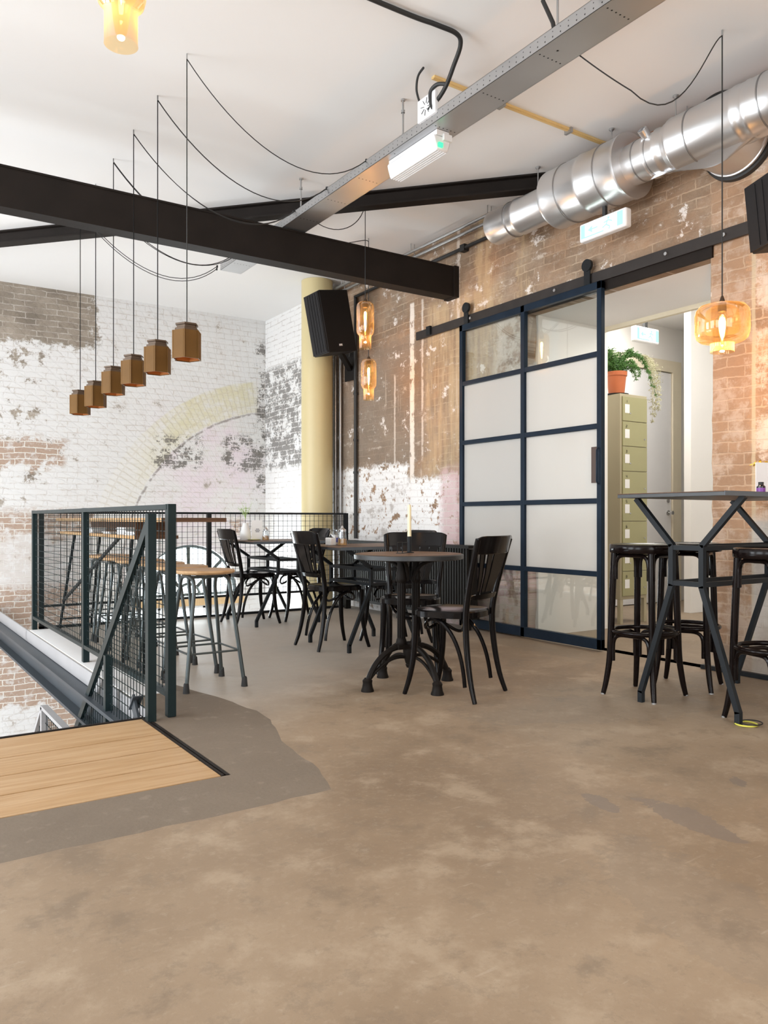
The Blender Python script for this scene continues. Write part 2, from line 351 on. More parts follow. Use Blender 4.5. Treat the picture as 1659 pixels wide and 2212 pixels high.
M['oak_y'] = wood_mat('honey oak table', (.52, .30, .13), (.66, .42, .21), 1, .42)
M['stool_tube'] = plain('grey green steel tube', (.075, .090, .092), .32, .5, var=.15)
M['rubber'] = plain('black rubber', (.02, .02, .02), .7, 0.)
M['galv'] = galv_mat('galvanised duct', .72, .33)
M['galv_edge'] = galv_mat('galvanised seam', .34, .35)
M['tray'] = galv_mat('perforated tray', .50, .40, perf=[(.018, .05), (.043, .03)])
M['zinc'] = plain('zinc rod', (.42, .42, .42), .4, .8, var=.1)
M['copper'] = plain('copper tube', (.80, .38, .19), .25, 1., var=.12)
M['cable'] = plain('black cable', (.018, .018, .018), .55)
M['speaker'] = plain('black speaker cabinet', (.012, .011, .011), .55, spec=.15, bump=.1, scale=30.)
M['grille'] = plain('dark grey speaker grille', (.018, .017, .018), .5, 0., spec=.15, var=.2, scale=60.)
M['logo'] = plain('pale logo print', (.6, .6, .62), .5)
M['column'] = plain('cream yellow column', (.60, .50, .27), .42, var=.08, scale=1.5)
M['conduit_y'] = plain('yellowed conduit', (.74, .52, .22), .5, var=.12)
M['plastic'] = plain('white plastic', (.82, .82, .83), .4, var=.03)
M['sign_green'] = glow('exit sign green', (.42, .95, .72), 2.6)
M['sign_white'] = glow('exit sign lit white', (.90, 1.0, .96), 8.)
M['led'] = glow('green led', (.08, 1., .38), 3.)
M['lens'] = glass_frost('frosted lens')
def amber_glass():
    n = NB('amber glass'); t = n.N.new('ShaderNodeBsdfTransparent'); t.inputs[0].default_value = (1.0, .80, .50, 1)
    tl = n.N.new('ShaderNodeBsdfTranslucent'); tl.inputs[0].default_value = (1.0, .62, .25, 1)
    g = n.N.new('ShaderNodeBsdfGlossy'); g.inputs['Roughness'].default_value = .03
    lw = n.N.new('ShaderNodeLayerWeight'); lw.inputs[0].default_value = .35
    a = n.N.new('ShaderNodeMixShader'); n.L.new(n.math('MULTIPLY_ADD', lw.outputs['Facing'], .22, .02, clamp=True), a.inputs[0]); n.L.new(t.outputs[0], a.inputs[1]); n.L.new(tl.outputs[0], a.inputs[2])
    m = n.N.new('ShaderNodeMixShader'); n.L.new(n.math('MULTIPLY_ADD', lw.outputs['Fresnel'], .40, .03, clamp=True), m.inputs[0]); n.L.new(a.outputs[0], m.inputs[1]); n.L.new(g.outputs[0], m.inputs[2])
    n.L.new(m.outputs[0], n.out.inputs[0]); return n.m
M['amber'] = amber_glass()
M['filament'] = glow('warm filament', (1.0, .58, .20), 150.)
M['soft_bulb'] = glow('small warm bulb', (1.0, .55, .22), 2.5)
M['corten'] = plain('brown patinated metal', (.135, .066, .016), .5, 0., spec=.15, var=.3, scale=8.)
M['corten_in'] = plain('orange shade lining', (.42, .15, .035), .5, .2)
M['bronze_cap'] = plain('dull bronze ring', (.085, .055, .035), .45, .5, var=.25)
M['clear'] = glass_clear('clear pane', (.96, .98, .97), .12)
M['frost'] = glass_frost('etched pane')
M['brown'] = plain('brown leather pull', (.07, .04, .03), .5)
M['locker'] = plain('olive locker paint', (.36, .345, .185), .42, var=.05, scale=3.)
M['locker_side'] = plain('beige locker frame paint', (.42, .375, .255), .45, var=.05, scale=3.)
M['line'] = plain('black print', (.03, .03, .03), .7)
M['sticker'] = plain('white sticker', (.85, .85, .84), .5, var=.02)
M['terracotta'] = plain('terracotta plastic pot', (.50, .135, .045), .42, var=.12)
M['soil'] = plain('potting soil', (.03, .02, .012), .9)
M['fern'] = plain('dark fern green', (.075, .20, .035), .55, var=.35, scale=25.)
M['fern_dry'] = plain('pale dry fern', (.52, .50, .33), .6, var=.2, scale=25.)
M['sprig'] = plain('light green sprig', (.42, .58, .20), .5, var=.3, scale=25.)
M['porcelain'] = plain('white porcelain', (.86, .86, .85), .25, var=.02)
M['card'] = plain('pale menu card', (.80, .78, .77), .6, var=.02)
M['glass_jar'] = glass_clear('thin jar glass', (.93, .95, .96), .2)
M['sugar'] = plain('brown sugar', (.48, .26, .09), .8, scale=90., var=.3)
M['chrome'] = plain('polished lid', (.75, .75, .76), .15, 1.)
M['bluep'] = plain('blue print', (.10, .12, .42), .5)
M['candle'] = plain('ivory candle', (.86, .76, .50), .45, var=.03)
M['purple'] = plain('purple label', (.22, .06, .34), .4)
M['bottle'] = plain('black bottle', (.012, .010, .016), .2)
M['yellow'] = plain('yellow petals', (.85, .60, .05), .6)
M['lime'] = plain('lemon yellow plate', (.78, .80, .35), .5)
M['paper'] = plain('white paper', (.85, .85, .85), .7, var=.03)
M['radiator'] = plain('black radiator slats', (.014, .012, .010), .5, 0., spec=.15)
M['peg'] = wood_mat('raw wood block', (.62, .42, .22), (.72, .52, .30), 2)
M['yellow_cable'] = plain('yellow cable', (.70, .66, .10), .5)
M['chrome_lock'] = plain('nickel lock plate', (.55, .55, .54), .25, .9)

# ------------------------------------------------------------------ mesh helpers
class MB:
    def __init__(s): s.bm = bmesh.new(); s.mi = 0
    def faces(s, vs, fs, smooth=False):
        v = [s.bm.verts.new(p) for p in vs]
        for f in fs:
            try:
                q = s.bm.faces.new([v[i] for i in f]); q.material_index = s.mi; q.smooth = smooth
            except ValueError: pass
        return v
    def box(s, a, b, mat=None):
        x0, y0, z0 = a; x1, y1, z1 = b
        vs = [(x0, y0, z0), (x1, y0, z0), (x1, y1, z0), (x0, y1, z0), (x0, y0, z1), (x1, y0, z1), (x1, y1, z1), (x0, y1, z1)]
        if mat is not None: vs = [mat @ Vector(p) for p in vs]
        s.faces(vs, [(0, 3, 2, 1), (4, 5, 6, 7), (0, 1, 5, 4), (1, 2, 6, 5), (2, 3, 7, 6), (3, 0, 4, 7)]); return s
    def bar(s, p, q, w, h, up=(0, 0, 1)):
        p, q = Vector(p), Vector(q); d = (q - p).normalized(); u = Vector(up)
        if abs(d.dot(u)) > .98: u = Vector((0, 1, 0))
        r = d.cross(u).normalized(); u = r.cross(d)
        vs = []
        for c in (p, q):
            for (a, b) in ((-1, -1), (1, -1), (1, 1), (-1, 1)): vs.append(c + r * (a * w / 2) + u * (b * h / 2))
        s.faces(vs, [(3, 2, 1, 0), (4, 5, 6, 7), (0, 1, 5, 4), (1, 2, 6, 5), (2, 3, 7, 6), (3, 0, 4, 7)]); return s
    def tube(s, pts, r, n=10, flat=1., closed=False, up=None):
        pts = [Vector(p) for p in pts]; N = len(pts)
        R = r if isinstance(r, (list, tuple)) else [r] * N
        T = []
        for i in range(N):
            if closed: t = pts[(i + 1) % N] - pts[i - 1]
            else: t = pts[min(i + 1, N - 1)] - pts[max(i - 1, 0)]
            T.append(t.normalized())
        ref = Vector(up) if up else (Vector((0, 0, 1)) if abs(T[0].z) < .9 else Vector((1, 0, 0)))
        nrm = (ref - T[0] * ref.dot(T[0])).normalized(); rings = []
        for i in range(N):
            if up: ref = Vector(up); nn = ref - T[i] * ref.dot(T[i]); nrm = nn.normalized() if nn.length > 1e-4 else nrm
            else: nrm = (nrm - T[i] * nrm.dot(T[i])).normalized()
            bn = T[i].cross(nrm)
            rings.append([s.bm.verts.new(pts[i] + nrm * (R[i] * math.cos(2 * PI * k / n)) + bn * (R[i] * flat * math.sin(2 * PI * k / n))) for k in range(n)])
        for i in range(N if closed else N - 1):
            A, B = rings[i], rings[(i + 1) % N]
            for k in range(n):
                f = s.bm.faces.new((A[k], A[(k + 1) % n], B[(k + 1) % n], B[k])); f.smooth = True; f.material_index = s.mi
        if not closed:
            for rg in (rings[0][::-1], rings[-1]):
                f = s.bm.faces.new(rg); f.material_index = s.mi
        return s
    def lathe(s, prof, c=(0, 0, 0), n=28, mat=None, sx=1., sy=1., closed=False):
        c = Vector(c); rings = []
        for (r, z) in prof:
            ring = []
            for k in range(n):
                a = 2 * PI * k / n; p = Vector((r * math.cos(a) * sx, r * math.sin(a) * sy, z)) if r > 1e-6 else Vector((0, 0, z))
                p = (mat @ p if mat is not None else p) + c
                ring.append(p)
            if r <= 1e-6: rings.append([s.bm.verts.new(ring[0])])
            else: rings.append([s.bm.verts.new(p) for p in ring])
        pr = list(zip(rings, rings[1:])) + ([(rings[-1], rings[0])] if closed else [])
        for A, B in pr:
            for k in range(n):
                k2 = (k + 1) % n
                if len(A) == 1 and len(B) == 1: continue
                vs = [A[0], B[k2], B[k]] if len(A) == 1 else ([A[k], A[k2], B[0]] if len(B) == 1 else [A[k], A[k2], B[k2], B[k]])
                try: f = s.bm.faces.new(vs); f.smooth = True; f.material_index = s.mi
                except ValueError: pass
        return s
    def prism(s, poly, z0, z1, mat=None):
        n = len(poly); vs = [(x, y, z0) for x, y in poly] + [(x, y, z1) for x, y in poly]
        if mat is not None: vs = [mat @ Vector(p) for p in vs]
        fs = [tuple(range(n))[::-1], tuple(range(n, 2 * n))] + [(i, (i + 1) % n, n + (i + 1) % n, n + i) for i in range(n)]
        s.faces(vs, fs); return s
    def build(s, name, mats, parent=None, loc=None, bevel=0., sharp=40):
        bmesh.ops.recalc_face_normals(s.bm, faces=s.bm.faces[:])
        me = bpy.data.meshes.new(name); s.bm.to_mesh(me); s.bm.free()
        for m in (mats if isinstance(mats, (list, tuple)) else [mats]): me.materials.append(M[m] if isinstance(m, str) else m)
        if sharp: me.set_sharp_from_angle(angle=math.radians(sharp))
        o = bpy.data.objects.new(name, me); COL.objects.link(o)
        if parent is not None: o.parent = parent
        if loc is not None: o.location = loc
        if bevel:
            b = o.modifiers.new('bevel', 'BEVEL'); b.width = bevel; b.segments = 2; b.limit_method = 'ANGLE'
        return o

def bez(p0, p1, p2, p3, n=14):
    p0, p1, p2, p3 = map(Vector, (p0, p1, p2, p3)); out = []
    for i in range(n + 1):
        t = i / n; out.append(p0 * (1 - t) ** 3 + p1 * 3 * t * (1 - t) ** 2 + p2 * 3 * t * t * (1 - t) + p3 * t ** 3)
    return out
def spline(pts, sub=6):
    P = [Vector(p) for p in pts]; out = []
    for i in range(len(P) - 1):
        a = P[max(i - 1, 0)]; b = P[i]; c = P[i + 1]; d = P[min(i + 2, len(P) - 1)]
        for k in range(sub):
            t = k / sub
            out.append(.5 * ((2 * b) + (c - a) * t + (2 * a - 5 * b + 4 * c - d) * t * t + (3 * b - a - 3 * c + d) * t ** 3))
    out.append(P[-1]); return out
def lerpr(a, n):
    out = []
    for i in range(n):
        t = i / (n - 1) * (len(a) - 1); k = min(int(t), len(a) - 2); out.append(a[k] + (a[k + 1] - a[k]) * (t - k))
    return out

def empty(name, loc, rz=0.):
    o = bpy.data.objects.new(name, None); COL.objects.link(o); o.location = loc; o.rotation_euler = (0, 0, rz)
    o.empty_display_size = .1; return o
def tag(o, label=None, cat=None, group=None, kind=None):
    if label: o['label'] = label
    if cat: o['category'] = cat
    if group: o['group'] = group
    if kind: o['kind'] = kind
    return o
def struct(o, label=None):
    o['kind'] = 'structure'
    if label: o['label'] = label
    return o
KIDS = {}
def kids(o):
    return [c for c in bpy.data.objects if c.parent is o]
def copy_tree(o, parent=None):
    c = o.copy(); COL.objects.link(c); c.parent = parent
    for ch in kids(o): copy_tree(ch, c)
    return c

def sheet(name, outer, holes, to3, thick, mats, mi_side=0):
    """flat sheet with holes, extruded: outer and holes are lists of (u, v); to3(u, v, w) gives the point at depth w"""
    bm = bmesh.new(); layers = []
    for wv in (0., thick):
        es = []
        for lp in [outer] + holes:
            vs = [bm.verts.new(to3(u, v, wv)) for u, v in lp]
            es += [bm.edges.new((vs[i], vs[(i + 1) % len(vs)])) for i in range(len(vs))]
            layers.append(vs)
        bmesh.ops.triangle_fill(bm, use_beauty=True, use_dissolve=False, edges=es)
    k = len(holes) + 1
    for i in range(k):
        A, B = layers[i], layers[i + k]
        for j in range(len(A)):
            j2 = (j + 1) % len(A)
            f = bm.faces.new((A[j], A[j2], B[j2], B[j])); f.material_index = mi_side if i else 0
    bmesh.ops.recalc_face_normals(bm, faces=bm.faces[:])
    me = bpy.data.meshes.new(name); bm.to_mesh(me); bm.free()
    for m in mats: me.materials.append(M[m])
    o = bpy.data.objects.new(name, me); COL.objects.link(o); return o

# ================================================================== THE SETTING
HC = 3.571            # ceiling height
XR = 4.47             # face of the right wall
YF = 9.57             # face of the far wall
XE = 1.20             # edge of the slab along the stairwell
YE = 7.36             # edge of the slab at the back void

# floor: street side slab plus mezzanine slab, cement screed round the stairwell as second material
def jag(pts, amp, step=.07):
    out = []
    for i in range(len(pts) - 1):
        a, b = Vector(pts[i]), Vector(pts[i + 1]); n = max(1, int((b - a).length / step))
        for k in range(n):
            p = a.lerp(b, k / n)
            if 0 < k: p += Vector((random.uniform(-amp, amp), random.uniform(-amp, amp)))
            out.append((p.x, p.y))
    out.append(tuple(pts[-1])); return out
m = MB()
L1 = jag([(-4.4, 2.36), (.2, 2.40), (1.0, 2.395), (1.376, 2.408)], .006)
L2 = jag([(1.376, 2.408), (1.45, 2.63), (1.50, 3.05), (1.615, 3.40), (1.635, 3.60), (1.567, 4.08), (1.50, 4.42), (XE, 4.5)], .008)
def floor_poly(poly, mi):
    vs = [m.bm.verts.new((x, y, 0)) for x, y in poly]; vb = [m.bm.verts.new((x, y, -.10)) for x, y in poly]
    es = [m.bm.edges.new((vs[i], vs[(i + 1) % len(vs)])) for i in range(len(vs))]
    r = bmesh.ops.triangle_fill(m.bm, use_beauty=True, edges=es)
    for g in r['geom']:
        if isinstance(g, bmesh.types.BMFace): g.material_index = mi
    for i in range(len(vs)):
        j = (i + 1) % len(vs); f = m.bm.faces.new((vs[i], vs[j], vb[j], vb[i])); f.material_index = mi
    es = [m.bm.edges.get((vb[i], vb[(i + 1) % len(vb)])) for i in range(len(vb))]
    bmesh.ops.triangle_fill(m.bm, use_beauty=True, edges=es)
floor_poly([(-4.4, -4.0)] + [(4.6, -4.0), (4.6, YE), (XE, YE)] + L2[::-1][:-1] + L1[::-1], 0)
floor_poly(L1 + L2[1:] + [(XE, 3.78), (1.145, 3.78), (1.145, 2.752), (-4.4, 2.752)], 1)
struct(m.build('floor', ['floor', 'patch'], sharp=0), 'worn sandy concrete mezzanine floor with a grey cement strip beside the stair hatch')
m = MB(); m.box((4.57, 2.4, -.10), (9.7, 6.0, -.001)); struct(m.build('floor', 'floor', sharp=0), 'concrete floor of the passage beyond the sliding door')
m = MB(); m.box((-4.4, 2.0, -3.3), (4.6, YF, -3.2)); struct(m.build('floor', 'lower_floor', sharp=0), 'pale floor of the storey below')
m = MB(); m.box((-4.5, -4.1, HC), (4.6, YF + .1, HC + .12)); struct(m.build('ceiling', 'ceiling', sharp=0), 'white plastered ceiling')

# far wall with the lunette window and the openings of the lower storey
def arcpts(cx, cz, r, n=24): return [(cx + r * math.cos(PI * i / n), cz + r * math.sin(PI * i / n)) for i in range(n + 1)]
LC, LZ, LR = 3.441, -.02, .645
far = sheet('wall_far', [(-4.5, -3.2), (4.6, -3.2), (4.6, HC), (-4.5, HC)],
            [arcpts(LC, LZ, LR), [(3.22, -.92), (3.66, -.92), (3.66, -.15), (3.22, -.15)], [(2.3, -.92), (3.08, -.92), (3.08, -.15), (2.3, -.15)], [(3.98, -1.0), (4.3, -1.0), (4.3, -.45), (3.98, -.45)]],
            lambda u, v, t: (u, YF + t, v), .22, ['far_wall'])
struct(far, 'old brick far wall in flaking white paint with a bricked up arch')
JO0, JO1, JZ = 3.0, 4.65, 2.60
jl = jag([(JO0, 0.0), (JO0, JZ)], .006, .09); jl = [(u + (.0 if v > 2.2 else -.012), v) for u, v in jl]; jl[0] = (2.955, -.0)
jr = jag([(JO1, JZ), (JO1, 0.0)], .012, .11)
rw = sheet('wall_right', [(-4.1, -3.2), (YF, -3.2), (YF, HC), (-4.1, HC)], [jl + jr], lambda u, v, t: (XR + t, u, v), .10, ['right_wall'])
struct(rw, 'scraped brown brick right wall with a wide doorway')
def win_holes(cs, z0, z1, hw): return [[(c - hw, z0), (c + hw, z0), (c + hw, z1), (c - hw, z1)] for c in cs]
wl = sheet('wall_left', [(-4.1, -3.2), (YF, -3.2), (YF, HC), (-4.1, HC)], win_holes((.2, 3.6, 7.0), .6, 3.2, 1.12) + [[(4.8, -2.6), (8.8, -2.6), (8.8, -.4), (4.8, -.4)]], lambda u, v, t: (-4.5 + t, u, v), .10, ['white_wall'])
struct(wl, 'white left wall with tall windows')
wb = sheet('wall_back', [(-4.5, -3.2), (4.6, -3.2), (4.6, HC), (-4.5, HC)], [[(-1.25, .55), (1.85, .55), (1.85, 3.25), (-1.25, 3.25)]], lambda u, v, t: (u, -4.1 + t, v), .10, ['white_wall'])
struct(wb, 'white wall with the street window')
# passage beyond the doorway
m = MB(); m.box((4.57, 4.62, 0), (5.40, 4.72, 2.6)); m.box((5.30, 4.72, 0), (5.40, 5.75, 3.15)); m.box((5.345, 3.0, 2.6), (5.40, 4.62, 3.15)); m.box((5.30, 4.62, 2.6), (5.40, 4.72, 3.15))
struct(m.build('wall_passage', 'white_wall', sharp=0), 'white plastered passage wall')
m = MB(); m.box((4.57, 2.9, 0), (8.2, 3.0, 3.15)); m.box((5.40, 5.75, 0), (9.7, 5.85, 3.15)); m.box((9.6, 4.9, 0), (9.7, 5.75, 3.15)); m.box((6.97, 4.90, 0), (9.6, 4.98, 3.15)); m.box((8.1, 3.0, 0), (8.2, 4.9, 3.15)); struct(m.build('wall_back_room', 'white_wall', sharp=0), 'white walls of the back room')
m = MB(); m.box((4.57, 3.0, 2.6), (5.345, 4.62, 2.7)); m.box((5.345, 3.0, 3.15), (9.7, 5.85, 3.25)); struct(m.build('ceiling', 'ceiling', sharp=0), 'low white ceiling over the passage')
m = MB(); m.box((5.335, 3.0, 2.565), (5.375, 4.62, 2.602)); struct(m.build('trim_1', 'cream', sharp=0), 'cream edge strip of the passage ceiling')
# steel lintel
m = MB(); m.box((4.452, 2.98, 2.595), (4.475, 4.72, 2.685)); struct(m.build('trim_2', 'dark_steel', sharp=0), 'black steel lintel over the doorway')
# baseboard strip at the right of the doorway
m = MB(); m.box((4.435, -1.5, 0.002), (4.468, 3.05, .028)); struct(m.build('baseboard_right', 'black_rail', sharp=0), 'black steel floor strip along the right wall')
# slab edge steel
m = MB(); m.box((1.188, 3.80, -.10), (XE - .001, YF - .02, -.004)); m.box((1.188, YE, -.10), (4.45, YE + .01, -.004)); struct(m.build('trim_3', 'fascia', sharp=0), 'grey steel edge of the mezzanine slab')
m = MB(); m.box((1.10, 3.80, -.125), (1.30, YF - .02, -.104)); m.box((1.185, 3.80, -.285), (1.215, YF - .02, -.12)); m.box((1.12, 3.80, -.30), (1.30, YF - .02, -.28)); m.box((1.32, YE - .05, -.30), (4.45, YE + .01, -.104))
struct(m.build('trim_4', 'bluesteel', sharp=0), 'dark steel floor beam under the mezzanine edge')
m = MB(); m.box((XE + .001, 4.25, -.05), (1.36, YE - .1, 0.003)); struct(m.build('daylight_strip', 'paper', sharp=0), 'white strip added for the bright daylight along the slab edge under the railing')  # daylight on the slab edge, put in as a white strip

# hatch landing of planks
pl = empty('stair_landing', (0, 3.26, 0))
tag(pl, 'pale oak plank stair landing flush with the floor at the left', 'stair landing')
ys = [2.757, 2.98, 3.205, 3.445, 3.755]
for i in range(4):
    m = MB(); m.box((-4.35, ys[i] + .004 - 3.26, -.04), (1.11, ys[i + 1] - .004 - 3.26, .0)); m.build('plank', 'plank', pl, bevel=.002)
m = MB(); m.box((-4.35, 2.752 - 3.26, -.07), (1.14, 3.775 - 3.26, -.035)); m.box((1.112, 2.755 - 3.26, -.045), (1.120, 3.775 - 3.26, .004)); m.box((1.128, 2.755 - 3.26, -.045), (1.140, 3.775 - 3.26, .002)); m.box((-4.35, 3.760 - 3.26, -.045), (1.12, 3.775 - 3.26, .003))
m.build('steel_frame', 'dark_steel', pl)
# stair flight below
st = empty('steel_staircase', (.55, 3.8, 0)); tag(st, 'dark steel staircase dropping away below the plank landing', 'staircase')
for x in (.52, -.60):
    m = MB(); m.bar((x, .0, -.12), (x, 2.9, -3.02), .012, .24); m.build('stringer', 'bluesteel', st)
for i in range(14):
    m = MB(); m.box((-.59, .05 + i * .2, -.24 - i * .2), (.51, .31 + i * .2, -.20 - i * .2)); m.build('tread', 'plank', st)
m = MB(); m.bar((.565, -.035, -.10), (.565, .12, .07), .012, .06); m.bar((.575, .06, .085), (.575, .135, .01), .05, .006); m.build('stringer_end', 'bluesteel', st)

# ------------------------------------------------------------------ railings
def mesh_panel(p0, p1, z00, z01, z10, z11, cell, wr, clip=None):
    """wire grid from p0 to p1 (xy), bottom z00..z01, top z10..z11 at both ends"""
    m = MB(); p0, p1 = Vector((*p0, 0)), Vector((*p1, 0)); Ld = (p1 - p0).length; n = int(Ld / cell)
    zb = lambda t: z00 + (z01 - z00) * t
    zt = lambda t: z10 + (z11 - z10) * t
    for i in range(1, n + 1):
        t = i * cell / Ld
        if t >= 1: break
        p = p0.lerp(p1, t); m.bar(p + Vector((0, 0, zb(t))), p + Vector((0, 0, zt(t))), wr, wr)
    lo, hi = min(z00, z01), max(z10, z11); k = 1
    nrm = (p1 - p0).normalized().cross(Vector((0, 0, 1))) * wr
    while lo + k * cell < hi:
        z = lo + k * cell; ts = [j / 60 for j in range(61) if zb(j / 60) <= z <= zt(j / 60)]
        if len(ts) > 1: m.bar(p0.lerp(p1, ts[0]) + Vector((0, 0, z)) + nrm, p0.lerp(p1, ts[-1]) + Vector((0, 0, z)) + nrm, wr, wr)
        k += 1
    return m
r1 = empty('mesh_railing', (1.24, 5.5, 0)); tag(r1, 'petrol green steel mesh railing along the stairwell edge, left of the wooden stools', 'railing')
for y in (3.72, 5.44, 7.28):
    m = MB(); m.box((-.02, y - 5.5 - .024, 0.003), (.02, y - 5.5 + .024, 1.022)); m.build('post', 'rail', r1, bevel=.002)
m = MB(); m.box((-.022, 3.72 - 5.5, .995), (.022, 7.28 - 5.5, 1.02)); m.build('top_rail', 'rail', r1)
m = MB(); m.box((-.018, 3.72 - 5.5, .095), (.018, 7.28 - 5.5, .12)); m.build('bottom_rail', 'rail', r1)
mesh_panel((0, 3.74 - 5.5), (0, 5.42 - 5.5), .11, .11, 1.0, 1.0, .052, .0034).build('wire_mesh', 'rail', r1, sharp=0)
mesh_panel((0, 5.46 - 5.5), (0, 7.26 - 5.5), .11, .11, 1.0, 1.0, .052, .0034).build('wire_mesh', 'rail', r1, sharp=0)

r2 = empty('mesh_railing', (2.8, 7.31, 0)); tag(r2, 'black steel mesh railing across the back behind the tables', 'railing')
for x in (1.30, 2.815, 4.36):
    m = MB(); m.box((x - 2.8 - .02, -.02, -.06), (x - 2.8 + .02, .02, 1.012)); m.build('post', 'black_rail', r2)
m = MB(); m.box((1.28 - 2.8, -.015, .995), (4.36 - 2.8, .015, 1.015)); m.build('top_rail', 'black_rail', r2)
m = MB(); m.box((1.28 - 2.8, -.015, .185), (4.36 - 2.8, .015, .205)); m.build('bottom_rail', 'black_rail', r2)
m = MB(); m.box((1.28 - 2.8, -.02, .0), (4.40 - 2.8, .02, .022)); m.build('floor_rail', 'black_rail', r2)
mesh_panel((1.30 - 2.8, 0), (2.80 - 2.8, 0), .2, .2, 1.0, 1.0, .052, .0034).build('wire_mesh', 'black_rail', r2, sharp=0)
mesh_panel((2.83 - 2.8, 0), (4.35 - 2.8, 0), .2, .2, 1.0, 1.0, .052, .0034).build('wire_mesh', 'black_rail', r2, sharp=0)

r3 = empty('stair_railing', (1.135, 3.69, 0)); tag(r3, 'petrol green mesh stair railing sloping down beside the plank landing', 'railing')
m = MB(); m.box((-.02, -.024, -.02), (.02, .024, .975)); m.build('post', 'rail', r3, bevel=.002)
m = MB(); m.box((-.02, .745, -.85), (.02, .79, .20)); m.build('post', 'rail', r3)
SL = .872
m = MB(); m.bar((0, .0, .955), (0, 2.6, .955 - 2.6 * SL), .022, .05); m.build('hand_rail', 'rail', r3)
m = MB(); m.bar((0, .0, .02), (0, 2.6, .02 - 2.6 * SL), .022, .03); m.build('bottom_rail', 'rail', r3)
mesh_panel((0, .02), (0, .75), .02 - .02 * SL, .02 - .75 * SL, .955 - .02 * SL, .955 - .75 * SL, .052, .0034).build('wire_mesh', 'rail', r3, sharp=0)
mesh_panel((0, .79), (0, 2.6), .02 - .79 * SL, .02 - 2.6 * SL, .955 - .79 * SL, .955 - 2.6 * SL, .052, .0034).build('wire_mesh', 'rail', r3, sharp=0)
r4 = empty('stair_railing', (.95, 5.25, 0)); tag(r4, 'end of a lower mesh stair railing showing over the plank landing edge at far left', 'railing')
m = MB(); m.bar((0, -.9, -.22), (0, .01, -.22), .04, .022); m.bar((0, 0, -.22), (0, 1.2, -1.27), .04, .022); m.build('hand_rail', 'fascia', r4)
mesh_panel((0, -.9), (0, 0), -1.2, -1.2, -.22, -.22, .052, .0034).build('wire_mesh', 'rail', r4, sharp=0)
mesh_panel((0, 0), (0, 1.2), -1.2, -2.2, -.22, -1.27, .052, .0034).build('wire_mesh', 'rail', r4, sharp=0)
m = MB(); m.box((-.02, -.02, -1.25), (.02, .02, -.22)); m.build('post', 'fascia', r4)

# ------------------------------------------------------------------ lunette and lower windows of the far wall
wn = empty('window_1', (LC, YF + .08, LZ)); struct(wn, 'half round fanlight window low in the far wall, glaring white')
m = MB(); m.tube([(LR * .985 * math.cos(PI * i / 30), 0, LR * .985 * math.sin(PI * i / 30)) for i in range(31)], .030, 8, up=(0, 1, 0)); m.box((-LR, -.02, -.0), (LR, .02, .035)); m.build('window_frame', 'stool_tube', wn)
m = MB()
for a in (45, 90, 135): m.bar((.14 * math.cos(math.radians(a)), 0, .14 * math.sin(math.radians(a))), (.63 * math.cos(math.radians(a)), 0, .63 * math.sin(math.radians(a))), .042, .026, (0, 1, 0))
m.tube([(.15 * math.cos(PI * i / 16), 0, .15 * math.sin(PI * i / 16)) for i in range(17)], .020, 6, up=(0, 1, 0)); m.build('glazing_bar', 'stool_tube', wn)
m = MB(); m.box((-LR, .01, 0), (LR, .014, LR)); pane = MB(); pane.prism([(LR * .98 * math.cos(PI * i / 24), LR * .98 * math.sin(PI * i / 24)) for i in range(25)], -.002, .002, Matrix.Rotation(PI / 2, 4, 'X')); m.bm.free(); pane.build('pane', 'clear', wn, sharp=0)
m = MB(); m.box((2.72, YF - .05, -.135), (4.15, YF + .0, -.03)); struct(m.build('trim_6', 'peg', sharp=0), 'pale timber sill under the fanlight')
for i, (a, b, c, d) in enumerate(((3.22, 3.66, -.92, -.15), (2.3, 3.08, -.92, -.15), (3.98, 4.3, -1.0, -.45))):
    wi = empty('window_%d' % (i + 2), ((a + b) / 2, YF + .08, c)); struct(wi, 'small bright window of the storey below')
    hw, hh = (b - a) / 2, d - c; m = MB()
    m.box((-hw, -.02, 0), (-hw + .03, .02, hh)); m.box((hw - .03, -.02, 0), (hw, .02, hh)); m.box((-hw, -.02, 0), (hw, .02, .03)); m.box((-hw, -.02, hh - .03), (hw, .02, hh)); m.build('window_frame', 'plastic', wi)
    m = MB(); m.box((-hw, -.002, 0), (hw, .002, hh)); m.build('pane', 'clear', wi)
for i, yc in enumerate((.2, 3.6, 7.0)):
    wi = empty('window_%d' % (i + 5), (-4.46, yc, .6)); struct(wi, 'tall window of the left wall'); m = MB()
    for yy in (-1.1, -.37, .37, 1.1): m.box((-.02, yy - .025, 0), (.02, yy + .025, 2.6))
    for zz in (.02, 1.3, 2.58): m.box((-.02, -1.1, zz - .02), (.02, 1.1, zz + .02))
    m.build('window_frame', 'black_rail', wi)

# ================================================================== BEAMS, COLUMN, DUCTS
def ibeam(m, p, q, h, wdt, tf=.012, tw=.01):
    """p, q: centre of the top face"""
    p, q = Vector(p), Vector(q)
    m.bar(p - Vector((0, 0, tf / 2)), q - Vector((0, 0, tf / 2)), wdt, tf); m.bar(p - Vector((0, 0, h - tf / 2)), q - Vector((0, 0, h - tf / 2)), wdt, tf)
    m.bar(p - Vector((0, 0, h / 2)), q - Vector((0, 0, h / 2)), tw, h - 2 * tf)
b1 = empty('steel_beam', (0, 5.59, 2.945)); tag(b1, 'heavy black steel beam crossing the room below the ceiling', 'beam')
m = MB(); m.box((-4.38, -.060, .0), (4.465, .065, .265)); m.box((-4.38, -.066, .252), (4.462, .07, .266)); m.box((-4.38, -.066, -.004), (4.462, .07, .012)); m.build('web', 'dark_steel', b1)
m = MB(); m.box((4.42, -.08, -.01), (4.468, .08, .27)); m.build('end_plate', 'dark_steel', b1)
m = MB()
